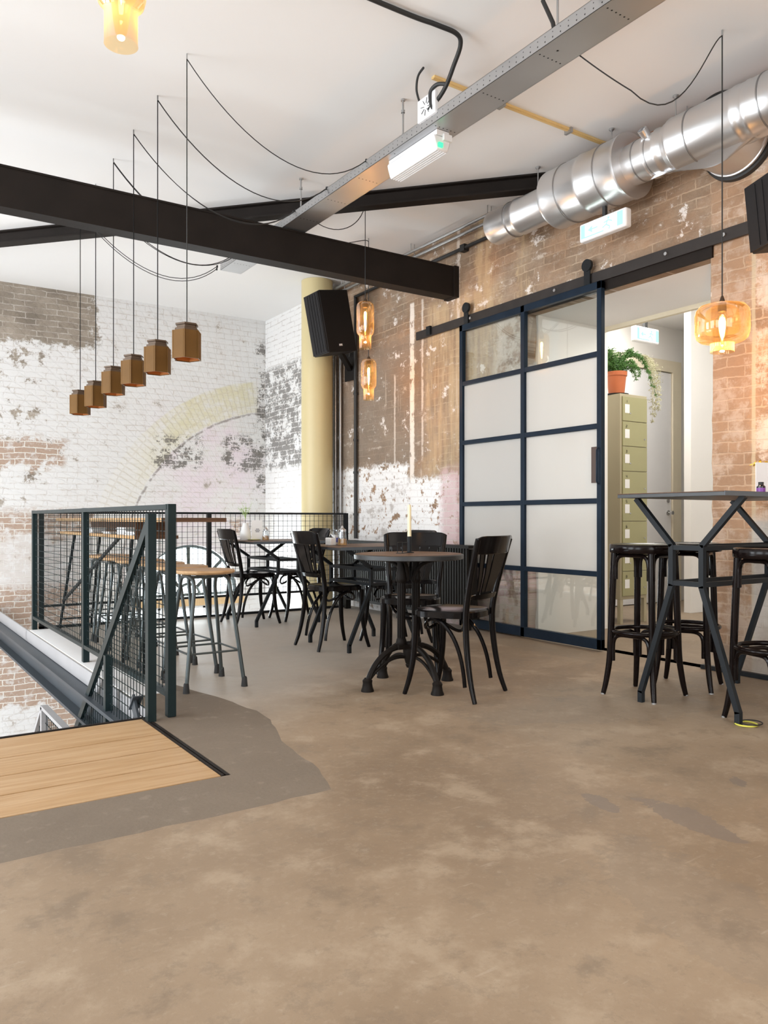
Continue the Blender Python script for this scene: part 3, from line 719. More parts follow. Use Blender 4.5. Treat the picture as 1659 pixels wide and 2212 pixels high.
d = Vector((4.379 - 1.051, 4.199 - 7.879, 0)).normalized(); nrm = Vector((-d.y, d.x, 0))
if nrm.y < 0: nrm = -nrm
c0 = Vector((1.051, 7.879, HC)) + nrm * .05
ibeam(m, c0 - d * 1.9 - Vector((0, 0, HC)) + Vector((0, 0, 0)), c0 + d * 4.93 - Vector((0, 0, HC)), .118, .10)
o = m.build('steel_beam', 'dark_steel', None, (0, 0, HC - .001)); tag(o, 'slender black beam running diagonally along the ceiling behind the heavy beam', 'beam')

o = MB().lathe([(0, -3.2), (.172, -3.2), (.172, HC - .002), (0, HC - .002)], n=48).build('round_column', 'column', None, (4.20, 7.66, 0)); tag(o, 'smooth cream yellow round column behind the hanging speaker', 'column')

def vpipe(name, x, y, r, z0, z1, mat, label, clips=()):
    e = empty(name, (x, y, z0)); tag(e, label, 'pipe')
    MB().tube([(0, 0, 0), (0, 0, z1 - z0)], r, 12).build('pipe', mat, e)
    for z in clips: MB().lathe([(r, -.012), (r + .007, -.012), (r + .007, .012), (r, .012)], (0, 0, z - z0), 12).build('clip', mat, e)
    return e
vpipe('wall_pipe', 4.425, 7.78, .035, -3.2, 3.5, 'cable', 'thick black vertical pipe beside the yellow column')
vpipe('wall_pipe', 4.435, 7.66, .022, -3.2, 3.42, 'galv_edge', 'silver conduit next to the thick black pipe')
vpipe('wall_pipe', 4.435, 7.55, .018, -3.2, 3.42, 'galv_edge', 'silver conduit to the right of its twin, under the speaker bracket')
vpipe('wall_pipe', 4.44, 7.235, .020, .74, 3.35, 'cable', 'long black conduit down the wall from ceiling to radiator', (1.0, 1.45, 1.8, 2.3))
e = empty('wall_pipe', (4.43, 5.0, 3.34)); tag(e, 'thin black conduit running level along the top of the right wall', 'pipe')
MB().tube([(0, 2.235, .0), (0, -.6, .0)], .016, 10).build('pipe', 'cable', e)
for y in (.4, 1.6): MB().box((-.02, y - .03, -.03), (.03, y + .03, .03)).build('clip', 'cable', e)
for k, (x, z, mt, lb) in enumerate(((4.36, 3.49, 'zinc', 'upper of two silver conduits under the ceiling by the right wall'), (4.40, 3.45, 'zinc', 'lower of two silver conduits under the ceiling by the right wall'))):
    e = empty('ceiling_pipe', (x, 6.0, z)); tag(e, lb, 'pipe')
    MB().tube([(0, -1.3, 0), (0, 2.0, 0)], .014, 10).build('pipe', mt, e)
    for y in (-1.0, .1, 1.4): MB().tube([(0, y, 0), (0, y, HC - z)], .004, 6).build('hanger', 'zinc', e)
e = empty('copper_pipe', (4.37, 2.5, 3.50)); tag(e, 'shiny copper pipe along the ceiling above the duct', 'pipe')
MB().tube([(0, -3, 0), (0, 1.45, 0)], .018, 14).build('pipe', 'copper', e)
for y in (-1.0, .6): MB().tube([(0, y, 0), (0, y, HC - 3.50)], .004, 6).build('hanger', 'zinc', e)
e = empty('ceiling_conduit', (2.0, 3.72, HC)); tag(e, 'yellowed flat conduit crossing the ceiling behind the metal tray', 'conduit')
m = MB(); m.box((.82, -.016, -.014), (2.42, .016, 0.0)); m.box((.82, -.006, -.018), (2.42, .006, -.012)); m.build('conduit', 'conduit_y', e)
for x in (1.35, 1.95): MB().box((x, -.03, -.032), (x + .02, .03, 0)).build('saddle', 'zinc', e)
MB().box((2.40, -.03, -.04), (2.47, .03, 0)).build('end_cap', 'cable', e)

# ventilation duct along Y
DX, DZ = 4.20, 3.26
du = empty('ventilation_duct', (DX, 3.4, DZ)); tag(du, 'round galvanised ventilation duct with a fat silencer along the right wall', 'duct')
RY = Matrix.Rotation(-PI / 2, 4, 'X')      # local z -> +y
def dpiece(name, prof, mat='galv', parent=None):
    return MB().lathe([(r, y - 3.4) for r, y in prof], (0, 0, 0), 48, RY).build(name, mat, parent or du, sharp=50)
dpiece('end_section', [(.125, 4.72), (.131, 4.72), (.133, 4.68), (.131, 4.66), (.131, 4.44), (.137, 4.43), (.137, 4.40), (.131, 4.39), (.131, 4.06)])
dpiece('end_damper', [(0, 4.70), (.12, 4.70), (.12, 4.69)], 'cable')
dpiece('silencer', [(.131, 4.06), (.205, 4.06), (.208, 4.045), (.205, 4.03), (.205, 3.74), (.211, 3.73), (.211, 3.70), (.205, 3.69), (.205, 3.42), (.212, 3.41), (.212, 3.385), (.205, 3.385), (.125, 3.385)])
dpiece('sleeve', [(.128, 3.39), (.132, 3.34), (.132, 3.24), (.140, 3.235), (.140, 3.22), (.134, 3.215), (.134, 3.15), (.142, 3.145), (.142, 3.13), (.134, 3.12), (.134, 3.08), (.146, 3.075), (.150, 3.05)])
dpiece('main_section', [(.150, 3.05), (.160, 3.04), (.163, 3.03), (.160, 3.02), (.160, 2.62), (.164, 2.61), (.164, 2.59), (.160, 2.58), (.160, 2.54), (.164, 2.53), (.160, 2.52), (.160, 2.36), (.164, 2.35), (.160, 2.34), (.160, -3.8)])
for rr, ys_ in ((.132, (4.50, 4.12, 3.30, 3.20)), (.206, (3.90, 3.55)), (.161, (2.9, 2.44, 2.28, 1.6))):
    for y in ys_: dpiece('seam_ring', [(rr - .002, y - .006), (rr + .004, y - .003), (rr + .004, y + .003), (rr - .002, y + .006)], 'galv_edge')
m = MB(); Mx = Matrix.Translation(Vector((-.10, -.2, .085))) @ Matrix.Rotation(math.radians(-52), 4, 'Y')
m.lathe([(.030, -.01), (.030, .055), (.026, .056), (.026, .035), (0, .034)], (0, 0, 0), 24, Mx); m.build('access_cap', 'galv', du)
m = MB(); m.box((-.024, -.003, .036), (.024, .003, .046), Mx); m.build('cap_slot', 'chrome', du)
for y in (4.25, 3.56, 3.06, 2.0):
    m = MB(); m.tube([(0, y - 3.4, .13), (0, y - 3.4, HC - DZ)], .0045, 6); m.lathe([(.018, 0), (.018, -.008), (.006, -.02)], (0, y - 3.4, HC - DZ), 12); m.build('hanger_rod', 'zinc', du)
# saddle branch into the wall with black ring
m = MB(); RX = Matrix.Rotation(PI / 2, 4, 'Y')
m.lathe([(.215, .02), (.215, .21), (.222, .213), (.222, .228), (.215, .231), (.215, .262)], (0, 2.80 - 3.4, .0), 48, RX); m.build('branch', 'galv', du, sharp=50)
m = MB(); m.lathe([(.216, .236), (.238, .238), (.242, .268), (.216, .268)], (0, 2.80 - 3.4, .0), 48, RX); m.build('sealing_ring', 'cable', du)
m = MB()
pts = []
N = 24
vs = []
for i in range(N + 1):
    a = -PI / 2 - PI / 2 + PI * i / N * 1.0
    y = 2.80 - 3.4 + .215 * math.cos(a); z = .215 * math.sin(a)
    vs.append(((.03, y, z), (-.02, y * 1.0 + (.22 if y > -.6 else -.22), -.155)))
fs = []; flat = []
for i, (a, b) in enumerate(vs): flat += [a, b]
for i in range(N): fs.append((2 * i, 2 * i + 1, 2 * i + 3, 2 * i + 2))
m.faces(flat, fs, True); m.build('saddle', 'galv', du, sharp=60)

# perforated tray
tr = empty('cable_tray', (2.84, 3, 3.225)); tag(tr, 'perforated galvanised cable tray hung under the ceiling', 'cable tray')
m = MB(); yy0, yy1 = -6.9, 3.83
m.box((-.10, yy0, 0), (.10, yy1, .002)); m.box((-.10, yy0, 0), (-.098, yy1, .062)); m.box((.098, yy0, 0), (.10, yy1, .062)); m.box((-.10, yy0, .060), (-.092, yy1, .062)); m.box((.092, yy0, .060), (.10, yy1, .062))
tray = m.build('channel', 'tray', tr)
n = M['tray']
for y in (4.03, 5.40, 2.72, 1.2, 6.6):
    m = MB(); m.tube([(-.02, y - 3, .0), (-.02, y - 3, HC - 3.225)], .006, 8); m.lathe([(.014, 0), (.014, -.012), (.006, -.012)], (-.02, y - 3, HC - 3.225), 8); m.lathe([(.013, -.016), (.013, 0)], (-.02, y - 3, HC - 3.225 - .07), 6); m.build('threaded_rod', 'zinc', tr)

# junction box
jb = empty('junction_box', (2.735, 3.66, 3.27)); tag(jb, 'white square junction box with slotted star on the tray side', 'junction box')
MB().box((-.012, -.085, -.0), (.012, .085, .13)).build('housing', 'plastic', jb, bevel=.004)
m = MB()
for i in range(8):
    a = 2 * PI * i / 8 + .2; m.bar((-.0135, .018 * math.cos(a), .066 + .018 * math.sin(a)), (-.0135, .05 * math.cos(a), .066 + .05 * math.sin(a)), .002, .004, (1, 0, 0))
m.build('knockout_slot', 'line', jb)

# emergency lamp under the tray
el = empty('emergency_lamp', (2.84, 3.90, 3.223)); tag(el, 'white ribbed emergency lamp with green glow under the cable tray', 'emergency lamp')
MB().box((-.045, -.25, -.03), (.045, .25, 0)).build('bracket', 'plastic', el)
MB().prism([(-.06, -.06), (-.066, -.03), (.066, -.03), (.06, -.06), (.042, -.115), (-.042, -.115)], -.245, .245, Matrix.Rotation(PI / 2, 4, 'X')).build('lens', 'plastic', el, bevel=.01)
m = MB()
for i in range(5): m.box((-.04 + i * .018, -.235, -.1185), (-.034 + i * .018, .235, -.115))
m.build('lens_rib', 'plastic', el)
MB().box((-.035, -.258, -.10), (-.005, -.244, -.075)).build('led_lamp', 'led', el)
MB().box((.0, -.262, -.055), (.058, -.244, -.018)).build('end_clip', 'plastic', el)

# thick black supply cable with loop
cb = MB(); pts = spline([(-1.5, 3.34, 3.553), (0.6, 3.325, 3.553), (2.19, 3.318, 3.553), (2.52, 3.302, 3.553), (2.66, 3.30, 3.550), (2.71, 3.33, 3.52), (2.735, 3.42, 3.46), (2.75, 3.50, 3.40), (2.75, 3.56, 3.36), (2.74, 3.60, 3.335), (2.73, 3.64, 3.31)], 8)
cb.tube(pts, .0125, 10); o = cb.build('power_cable', 'cable'); tag(o, 'thick black power cable along the ceiling dropping to the tray', 'cable')
m = MB(); m.tube(spline([(2.75, 3.50, 3.40), (2.73, 3.56, 3.42), (2.72, 3.61, 3.40), (2.725, 3.615, 3.34), (2.735, 3.60, 3.29)], 8), .0115, 8); o = m.build('power_cable', 'cable'); tag(o, 'short black cable loop above the tray beside the junction box', 'cable')
m = MB(); m.tube(spline([(2.69, 3.64, 3.54), (2.71, 3.72, 3.535), (2.728, 3.76, 3.48), (2.735, 3.74, 3.40)], 8), .007, 8); o = m.build('power_cable', 'cable'); tag(o, 'thin grey cable arching into the top of the junction box', 'cable')
m = MB(); m.tube([(2.86, 2.86, 3.56), (2.87, 2.80, 3.42), (2.87, 2.76, 3.24)], .011, 8); o = m.build('power_cable', 'cable'); tag(o, 'short black cable dropping from the ceiling into the tray at the top edge', 'cable')

# exit signs
def exit_sign(name, loc, rz, w_, h_, label, bracket, face=-1):
    e = empty(name, loc, rz); tag(e, label, 'exit sign')
    MB().box((-w_ / 2, -.03, -h_ / 2), (w_ / 2, .03, h_ / 2)).build('housing', 'plastic', e, bevel=.012)
    MB().box((-w_ * .46, -.033, -h_ * .40), (w_ * .46, -.029, h_ * .40)).build('lit_panel', 'sign_white', e)
    m = MB(); y = -.036
    m.box((-w_ * .45, y, -h_ * .38), (-w_ * .36, y + .002, h_ * .38)); m.box((-w_ * .36, y, -h_ * .38), (w_ * .05, y + .002, -h_ * .30)); m.box((w_ * .33, y, -h_ * .38), (w_ * .45, y + .002, h_ * .38))
    # arrow and running figure
    m.box((-w_ * .28, y, -h_ * .04), (-w_ * .08, y + .002, h_ * .04))
    R = Matrix.Rotation(PI / 2, 4, 'X')
    m.prism([(-w_ * .30, 0), (-w_ * .20, h_ * .2), (-w_ * .20, -h_ * .2)], -y - .002, -y, R)
    m.lathe([(0, -y - .002), (h_ * .08, -y - .002), (h_ * .08, -y), (0, -y)], (w_ * .15, 0, h_ * .26), 12, R)
    for a, b in (((.14, .15), (.10, -.05)), ((.10, -.05), (.02, -.14)), ((.10, -.05), (.18, -.18)), ((.18, -.18), (.16, -.30)), ((.14, .12), (.05, .06)), ((.14, .12), (.23, .02))):
        m.bar((a[0] * w_, y + .001, a[1] * h_ * 1.2), (b[0] * w_, y + .001, b[1] * h_ * 1.2), .002, h_ * .08, (0, 0, 1) if abs(a[0] - b[0]) > .05 else (1, 0, 0))
    m.build('pictogram', 'sign_green', e)
    MB().box(*bracket).build('bracket', 'cable', e)
    return e
exit_sign('exit_sign', (4.18, 3.60, 2.925), -PI / 2, .40, .125, 'glowing green and white exit sign hanging below the ventilation duct', ((-.012, -.012, .06), (.012, .012, .15)))
exit_sign('exit_sign', (6.45, 5.05, 2.76), 0., .36, .15, 'exit sign hanging in the white back room above the fern', ((-.02, -.015, .07), (.02, .015, .39)))

# ------------------------------------------------------------------ speakers
def speaker(name, loc, rz, tilt, dims, label):
    e = empty(name, loc, rz); tag(e, label, 'speaker')
    dx, dy, dz = dims; T = Matrix.Rotation(tilt, 4, 'Y')
    m = MB(); poly = [(-dx / 2, -dy / 2), (dx / 2, -dy / 2 * .72), (dx / 2, dy / 2 * .72), (-dx / 2, dy / 2)]
    m.prism(poly, -dz / 2, dz / 2, T); m.build('cabinet', 'speaker', e, bevel=.008)
    m = MB(); m.box((-dx / 2 - .014, -dy / 2 + .008, -dz / 2 + .008), (-dx / 2 - .001, dy / 2 - .008, dz / 2 - .008), T)
    for i in range(5): m.box((-dx / 2 - .018, -dy / 2 + .02 + i * dy / 6, -dz / 2 + .02), (-dx / 2 - .013, -dy / 2 + .026 + i * dy / 6, dz / 2 - .02), T)
    m.build('grille', 'grille', e)
    m = MB(); T2 = T @ Matrix.Translation((-.02, -dy / 2 * .86 - .003, -dz / 2 + .07)); m.box((-.018, -.004, -.008), (.018, -.0005, .008), T2); m.box((-.022, -.003, -.012), (.022, -.0002, -.010), T2); m.build('logo_badge', 'logo', e)
    return e
sp = speaker('loudspeaker', (4.02, 7.02, 2.955), 0., math.radians(-11), (.36, .31, .62), 'black loudspeaker tilted down in front of the yellow column')
m = MB(); m.bar((.12, .05, -.26), (.40, .30, -.38), .05, .05); m.box((.405, .20, -.50), (.42, .42, -.20)); m.build('wall_bracket', 'speaker', sp)
m = MB(); m.tube(spline([(.05, .0, .30), (.20, .15, .38), (.33, .2, .20), (.36, .22, -.1), (.38, .28, -.25)], 6), .008, 8); m.build('speaker_cable', 'cable', sp)
sp = speaker('loudspeaker', (4.09, 2.20, 2.575), math.radians(-25), math.radians(-6), (.40, .36, .36), 'black loudspeaker cut off by the right picture edge above the bar table')
m = MB(); m.box((.15, -.03, -.03), (.34, .03, .03)); m.build('wall_bracket', 'speaker', sp)

# ================================================================== SLIDING DOOR
sd = empty('sliding_door', (4.42, 4.628, 0)); tag(sd, 'dark blue steel framed sliding door with etched and clear glass panes', 'door')
DY0, DY1, DZ0, DZ1 = 3.823 - 4.628, 5.423 - 4.628, .012, 2.655
HB = [.553, 1.08, 1.618, 2.137]
def fr(name, a, b): return MB().box(a, b).build(name, 'door_blue', sd, bevel=.003)
fr('stile', (-.02, DY0, DZ0), (.02, DY0 + .042, DZ1)); fr('stile', (-.02, DY1 - .042, DZ0), (.02, DY1, DZ1)); fr('stile', (-.02, -.022, DZ0), (.02, .022, DZ1))
fr('rail', (-.02, DY0, DZ0), (.02, DY1, DZ0 + .075)); fr('rail', (-.02, DY0, DZ1 - .055), (.02, DY1, DZ1))
for z in HB: fr('glazing_bar', (-.018, DY0 + .04, z - .019), (.018, DY1 - .04, z + .019))
zs = [DZ0 + .075] + HB + [DZ1 - .055]
for i in range(5):
    for (a, b) in ((DY0 + .04, -.02), (.02, DY1 - .04)):
        MB().box((.004, a, zs[i]), (.008, b, zs[i + 1])).build('glass_pane', 'frost' if i in (1, 2, 3) else 'clear', sd)
m = MB(); m.box((-.016, DY0 + .042, 1.21), (-.011, DY0 + .095, 1.47)); m.build('door_handle', 'brown', sd)
MB().tube([(-.03, DY0 + .02, 1.20), (-.045, DY0 + .02, 1.22), (-.045, DY0 + .02, 1.44), (-.03, DY0 + .02, 1.46)], .006, 8).build('pull_bar', 'door_blue', sd)
for y in (.72, -.66):
    h = MB(); h.box((-.008, y - .028, 2.60), (.002, y + .028, 2.79)); h.lathe([(0, -.01), (.045, -.01), (.045, .012), (0, .012)], (-.004, y, 2.80), 20, Matrix.Rotation(PI / 2, 4, 'Y')); h.build('hanger_wheel', 'black_rail', sd)
tk = empty('door_track', (4.44, 4.2, 2.70)); tag(tk, 'flat black steel track the sliding door hangs on', 'door track')
MB().box((-.008, -2.6, -.038), (.008, 1.92, .038)).build('flat_bar', 'track', tk)
for y in (1.70, -1.75): MB().box((-.03, y - .03, -.03), (-.006, y + .03, .05 if y > 0 else .03)).build('stop_block', 'black_rail', tk)
m = MB()
for y in (1.1, .1, -.9, -1.32, -2.2): m.lathe([(0, -.014), (.012, -.014), (.012, 0)], (-.008, y, 0), 8, RX)
m.build('bolt', 'zinc', tk)
o = MB().prism([(-.018, -.02), (.018, -.02), (.018, .02), (-.018, .02)], 0, .17).build('wooden_block', 'peg', None, (4.20, 5.10, 0)); tag(o, 'small raw wooden block on the floor by the sliding door corner', 'wooden block')

# radiator
ra = empty('radiator', (4.305, 6.2, 0)); tag(ra, 'long low black slatted radiator cover against the right wall', 'radiator')
m = MB(); y = -1.07
while y < 1.03: m.box((-.06, y, .13), (-.04, y + .022, .70)); y += .036
m.build('slat', 'radiator', ra)
MB().box((-.07, -1.10, .70), (.07, 1.07, .725)).build('top_plate', 'radiator', ra)
MB().box((-.035, -1.09, .10), (.06, 1.06, .16)).build('bottom_rail', 'radiator', ra)
MB().box((-.02, -1.08, .16), (.05, 1.05, .69)).build('body', 'radiator', ra)
for y in (-1.0, 0, .98): MB().box((-.03, y - .02, 0), (.03, y + .02, .11)).build('foot', 'radiator', ra)

# ================================================================== CHAIRS
def make_chair(mat='black_wood'):
    e = empty('bentwood_chair', (0, 0, 0))       # faces +y, rear feet at -y
    # seat: rounded trapezoid
    def seat_poly(s=1., n=40):
        out = []
        for i in range(n):
            a = 2 * PI * i / n; c, s_ = math.cos(a), math.sin(a); p = 3.2
            r = (abs(c) ** p + abs(s_) ** p) ** (-1 / p); x, y = r * c, r * s_
            wx = .200 + .018 * y; out.append((x * wx * s, y * .205 * s))
        return out
    m = MB(); A = seat_poly()
    rings = [(A, .425, 1.), (A, .455, 1.), (seat_poly(.97), .462, 1), (seat_poly(.86), .455, 1.), (seat_poly(.5), .450, 1)]
    vv = [[m.bm.verts.new((x, y, z)) for x, y in P_] for P_, z, _ in rings]
    for a, b in zip(vv, vv[1:]):
        for i in range(len(a)):
            j = (i + 1) % len(a); f = m.bm.faces.new((a[i], a[j], b[j], b[i])); f.smooth = True
    m.bm.faces.new(vv[-1]); m.bm.faces.new(vv[0][::-1]); m.build('seat', mat, e)
    for s in (-1, 1):
        pts = spline([(s * .200, .225, 0), (s * .186, .195, .10), (s * .176, .175, .22), (s * .170, .168, .36), (s * .170, .168, .43)], 5)
        m = MB(); m.tube(pts, lerpr([.0135, .0165, .0195, .0215, .0215], len(pts)), 10)
        for z in (.385, .40, .372): m.lathe([(.017, -.004), (.0205, 0), (.017, .004)], (s * .170, .168, z), 12)
        m.build('leg', mat, e)
        pts = spline([(s * .205, -.260, 0), (s * .190, -.225, .10), (s * .178, -.195, .25), (s * .172, -.182, .42), (s * .178, -.200, .55), (s * .196, -.240, .70), (s * .212, -.285, .845)], 5)
        m = MB(); m.tube(pts, lerpr([.0145, .0175, .020, .0215, .021, .020, .018], len(pts)), 10, flat=.9); m.build('leg', mat, e)
        m = MB(); m.tube(bez((s * .168, -.175, .07), (s * .158, -.15, .30), (s * .150, -.05, .40), (s * .15, .07, .425), 14), .0125, 8); m.build('brace', mat, e)
    m = MB()
    m.tube([(.13 * math.cos(a), .06 + .115 * math.sin(a), .375 + .035 * math.cos(2 * a)) for a in [2 * PI * i / 32 for i in range(32)]], .009, 8, closed=True); m.build('brace', mat, e)
    # head rail
    def curved(z0, z1, x, yb, bow, th, n=14):
        m = MB(); fr_, bk = [], []
        vs = []
        for i in range(n + 1):
            t = -1 + 2 * i / n; y = yb - bow * (1 - t * t)
            rd = .012 * max(0, abs(t) - .82) / .18 if True else 0
            lean = (z1 - z0) * .28
            vs.append([(t * x, y + th / 2, z0 + rd), (t * x, y - lean + th / 2, z1 - rd), (t * x, y - lean - th / 2, z1 - rd), (t * x, y - th / 2, z0 + rd)])
        vv = [[m.bm.verts.new(p) for p in q] for q in vs]
        for a, b in zip(vv, vv[1:]):
            for k in range(4):
                f = m.bm.faces.new((a[k], a[(k + 1) % 4], b[(k + 1) % 4], b[k])); f.smooth = True
        m.bm.faces.new(vv[0][::-1]); m.bm.faces.new(vv[-1]); return m
    curved(.765, .862, .222, -.262, .045, .016).build('head_rail', mat, e, bevel=.004)
    curved(.525, .552, .176, -.198, .028, .018).build('lower_rail', mat, e)
    for i in range(5):
        t = (i - 2) / 2
        xb, xt = t * .078, t * .140; wb_, wt_ = .034, .062
        yb, yt = -.222 + .028 * t * t * .4, -.300 + .045 * t * t * .45
        m = MB(); vs = []
        for (x, y, z, hw) in ((xb, yb, .548, wb_ / 2), ((xb + xt) / 2, (yb + yt) / 2 - .004, .66, (wb_ + wt_) / 4), (xt, yt + .0, .775, wt_ / 2)):
            vs += [(x - hw, y - .004, z), (x + hw, y - .004, z), (x + hw, y + .004, z), (x - hw, y + .004, z)]
        fs = [(0, 1, 2, 3), (8, 11, 10, 9)]
        for k in (0, 4):
            for j in range(4): fs.append((k + j, k + (j + 1) % 4, k + 4 + (j + 1) % 4, k + 4 + j))
        m.faces(vs, fs); m.build('back_slat', mat, e)
    return e
chair0 = make_chair()
CH = [  # x, y, facing direction (dx, dy), label, group
    (2.705, 3.389, (-.16, .374), 'black bentwood chair right of the round table, its back to the camera'),
    (2.90, 4.053, (-.66, -.75), 'black bentwood chair on the far side of the round table, facing the camera'),
    (2.950, 5.120, (1., -.02), 'black bentwood chair seen from behind at the left of the middle square table'),
    (2.985, 6.680, (1., -.03), 'black bentwood chair at the left of the farthest square table, next to the stools'),
    (3.46, 6.720, (-1., .03), 'black bentwood chair at the right of the farthest square table, before the yellow column'),
    (3.43, 5.02, (-1., .05), 'black bentwood chair by the radiator at the right of the middle square table')]
for i, (x, y, dv, lb) in enumerate(CH):
    c = chair0 if i == 0 else copy_tree(chair0)
    c.location = (x, y, 0); c.rotation_euler = (0, 0, math.atan2(dv[1], dv[0]) - PI / 2); c.scale = (.92, .88, 1.)
    tag(c, lb, 'chair', 'bentwood chairs around the tables')

# round table
rt = empty('round_table', (2.60, 3.66, 0), math.radians(-1)); tag(rt, 'small round table with brown top on a cast iron pedestal', 'table')
MB().lathe([(0, .752), (.300, .752), (.300, .7535), (0, .7535)], n=64).build('tabletop', 'table_top', rt)
MB().lathe([(0, .722), (.298, .722), (.312, .726), (.312, .748), (.304, .7525), (.298, .7525), (0, .7515)], n=64).build('edge_band', 'edge_dark', rt)
for k, x in enumerate((-.05, .05)):
    prof = [(.026, .235), (.030, .26), (.024, .275)]; m = MB()
    for kk in range(12):
        a = 2 * PI * kk / 12; m.tube([(x + .019 * math.cos(a), .019 * math.sin(a), .27), (x + .019 * math.cos(a), .019 * math.sin(a), .60)], .0052, 6)
    m.lathe([(.018, .24), (.018, .72)], (x, 0, 0), 16); m.lathe([(.027, .235), (.032, .25), (.027, .27), (.021, .28)], (x, 0, 0), 20)
    m.lathe([(.022, .585), (.030, .60), (.033, .615), (.028, .63), (.030, .645), (.024, .66), (.022, .72)], (x, 0, 0), 20); m.build('column', 'iron', rt)
for k in range(4):
    a = PI / 2 * k + PI / 4; d = Vector((math.cos(a), math.sin(a), 0))
    m = MB(); b = d * .03
    m.tube(bez(b + Vector((0, 0, .60)), b + d * .01 + Vector((0, 0, .66)), b + d * .03 + Vector((0, 0, .71)), b + d * .13 + Vector((0, 0, .718)), 10), lerpr([.010, .011, .009], 11), 8); m.build('bracket', 'iron', rt)
MB().lathe([(0, .720), (.10, .720), (.10, .712), (.06, .708), (0, .708)], n=24).build('mounting_plate', 'iron', rt)
m = MB(); m.box((-.085, -.03, .215), (.085, .03, .24)); m.lathe([(0, .12), (.018, .13), (.030, .17), (.034, .215), (.028, .25), (0, .25)], n=20); m.lathe([(0, .10), (.012, .105), (.018, .12), (.01, .135)], n=16); m.build('hub', 'iron', rt)
for k in range(4):
    a = PI / 2 * k; d = Vector((math.cos(a), math.sin(a), 0)); q = Vector((0, 0, 1)); m = MB()
    m.tube(bez(q * .225 + d * .0, q * .245 + d * .13, q * .17 + d * .23, q * .055 + d * .272, 16), lerpr([.017, .016, .0165, .017], 17), 8)
    m.tube(bez(q * .165 + d * .02, q * .185 + d * .12, q * .13 + d * .20, q * .07 + d * .255, 14), .0095, 8)
    m.build('leg', 'iron', rt)
    MB().lathe([(0, 0), (.036, 0), (.036, .006), (.030, .022), (.026, .045), (.028, .060), (.022, .068), (.016, .074)], tuple(d * .275), 18).build('foot', 'iron', rt)

# candle and wire holder
cd = empty('candlestick', (2.655, 3.73, .7537)); tag(cd, 'tall ivory candle in a slim black holder on the round table', 'candle')
MB().lathe([(0, 0), (.028, 0), (.028, .004), (.013, .007), (.013, .095), (.010, .095), (.010, .09), (0, .09)], n=20).build('holder', 'black_rail', cd)
MB().lathe([(0, .085), (.0118, .085), (.0105, .275), (.006, .280), (0, .280)], n=16).build('candle', 'candle', cd)
MB().tube([(0, 0, .278), (.001, 0, .287)], .001, 5).build('wick', 'line', cd)
wb_ = empty('card_holder', (2.585, 3.70, .7537), math.radians(30)); tag(wb_, 'black wire card holder beside the candle', 'card holder')
m = MB(); m.box((-.045, -.02, 0), (.045, .02, .003))
for x in (-.035, .035):
    for y in (-.015, .015): m.tube([(x, y, 0), (x, y, .062)], .0016, 6)
for y in (-.015, .015): m.tube([(-.035, y, .062), (.035, y, .062)], .0016, 6)
m.build('wire_frame', 'black_rail', wb_)

# ------------------------------------------------------------------ square tables with pinched legs
def waist_table(name, cx, cy, top, feet, zt, zw, label, axis, edge_n, t=.024, tops=None, parts_rings=True):
    """frames lie in planes of the other axis; axis 'x': rods bend along x"""
    e = empty(name, (cx, cy, 0)); tag(e, label, 'table')
    hx, hy = top; th = .022
    MB().box((-hx, -hy, zt - .004), (hx, hy, zt)).build('tabletop', 'table_top', e)
    m = MB(); m.box((-hx, -hy, zt - th), (hx, hy, zt - .0045)); m.build('edge_band', 'edge_dark', e, bevel=.001)
    m = MB(); m.box((-hx, -hy - .0015, zt - th), (hx, -hy, zt - .001)); m.build('edge_trim', 'edge', e)
    fx, fy = feet; wv, tpv = edge_n      # half waist, half top spread
    z1, z2 = zw; fixed = fy if axis == 'x' else fx; foot = fx if axis == 'x' else fy
    for sf in (-1, 1):
        for sb in (-1, 1):
            P = lambda b, z: (sb * b, sf * fixed, z) if axis == 'x' else (sf * fixed, sb * b, z)
            path = [P(foot, 0), P(foot, .055), P(wv, z1), P(wv, z2), P(tpv, zt - th - .001)]
            m = MB()
            up = (0, 1, 0) if axis == 'x' else (1, 0, 0)
            for a, b in zip(path, path[1:]):
                d_ = (Vector(b) - Vector(a)).normalized() * .004
                m.bar(Vector(a) - (d_ if a != path[0] else d_ * 0), Vector(b) + (d_ if b != path[-1] else d_ * 0), t, t, up)
            m.build('leg', 'table_steel', e)
        for z in (z1 + .012, z2 - .012):
            A = (-wv, sf * fixed, z) if axis == 'x' else (sf * fixed, -wv, z); B = (wv, sf * fixed, z) if axis == 'x' else (sf * fixed, wv, z)
            MB().bar(A, B, t * .9, t * .9).build('cross_bar', 'table_steel', e)
    for sb in (-1, 1):
        for z in (z1 + .012, z2 - .012):
            A = (sb * wv, -fixed, z) if axis == 'x' else (-fixed, sb * wv, z); B = (sb * wv, fixed, z) if axis == 'x' else (fixed, sb * wv, z)
            MB().bar(A, B, t * .9, t * .9).build('cross_bar', 'table_steel', e)
    return e
waist_table('square_table', 3.17, 5.07, (.39, .345), (.29, .29), .752, (.465, .595), 'dark square table with pinched steel legs, before the radiator', 'x', (.105, .30))
waist_table('square_table', 3.20, 6.695, (.36, .375), (.31, .325), .752, (.465, .595), 'dark square table with pinched steel legs farthest back, by the mesh railing', 'x', (.10, .30))
waist_table('bar_table', 3.80, 2.395, (.575, .30), (.425, .272), 1.078, (.62, .82), 'tall dark bar table with pinched grey steel legs at the right', 'y', (.085, .30), .026)
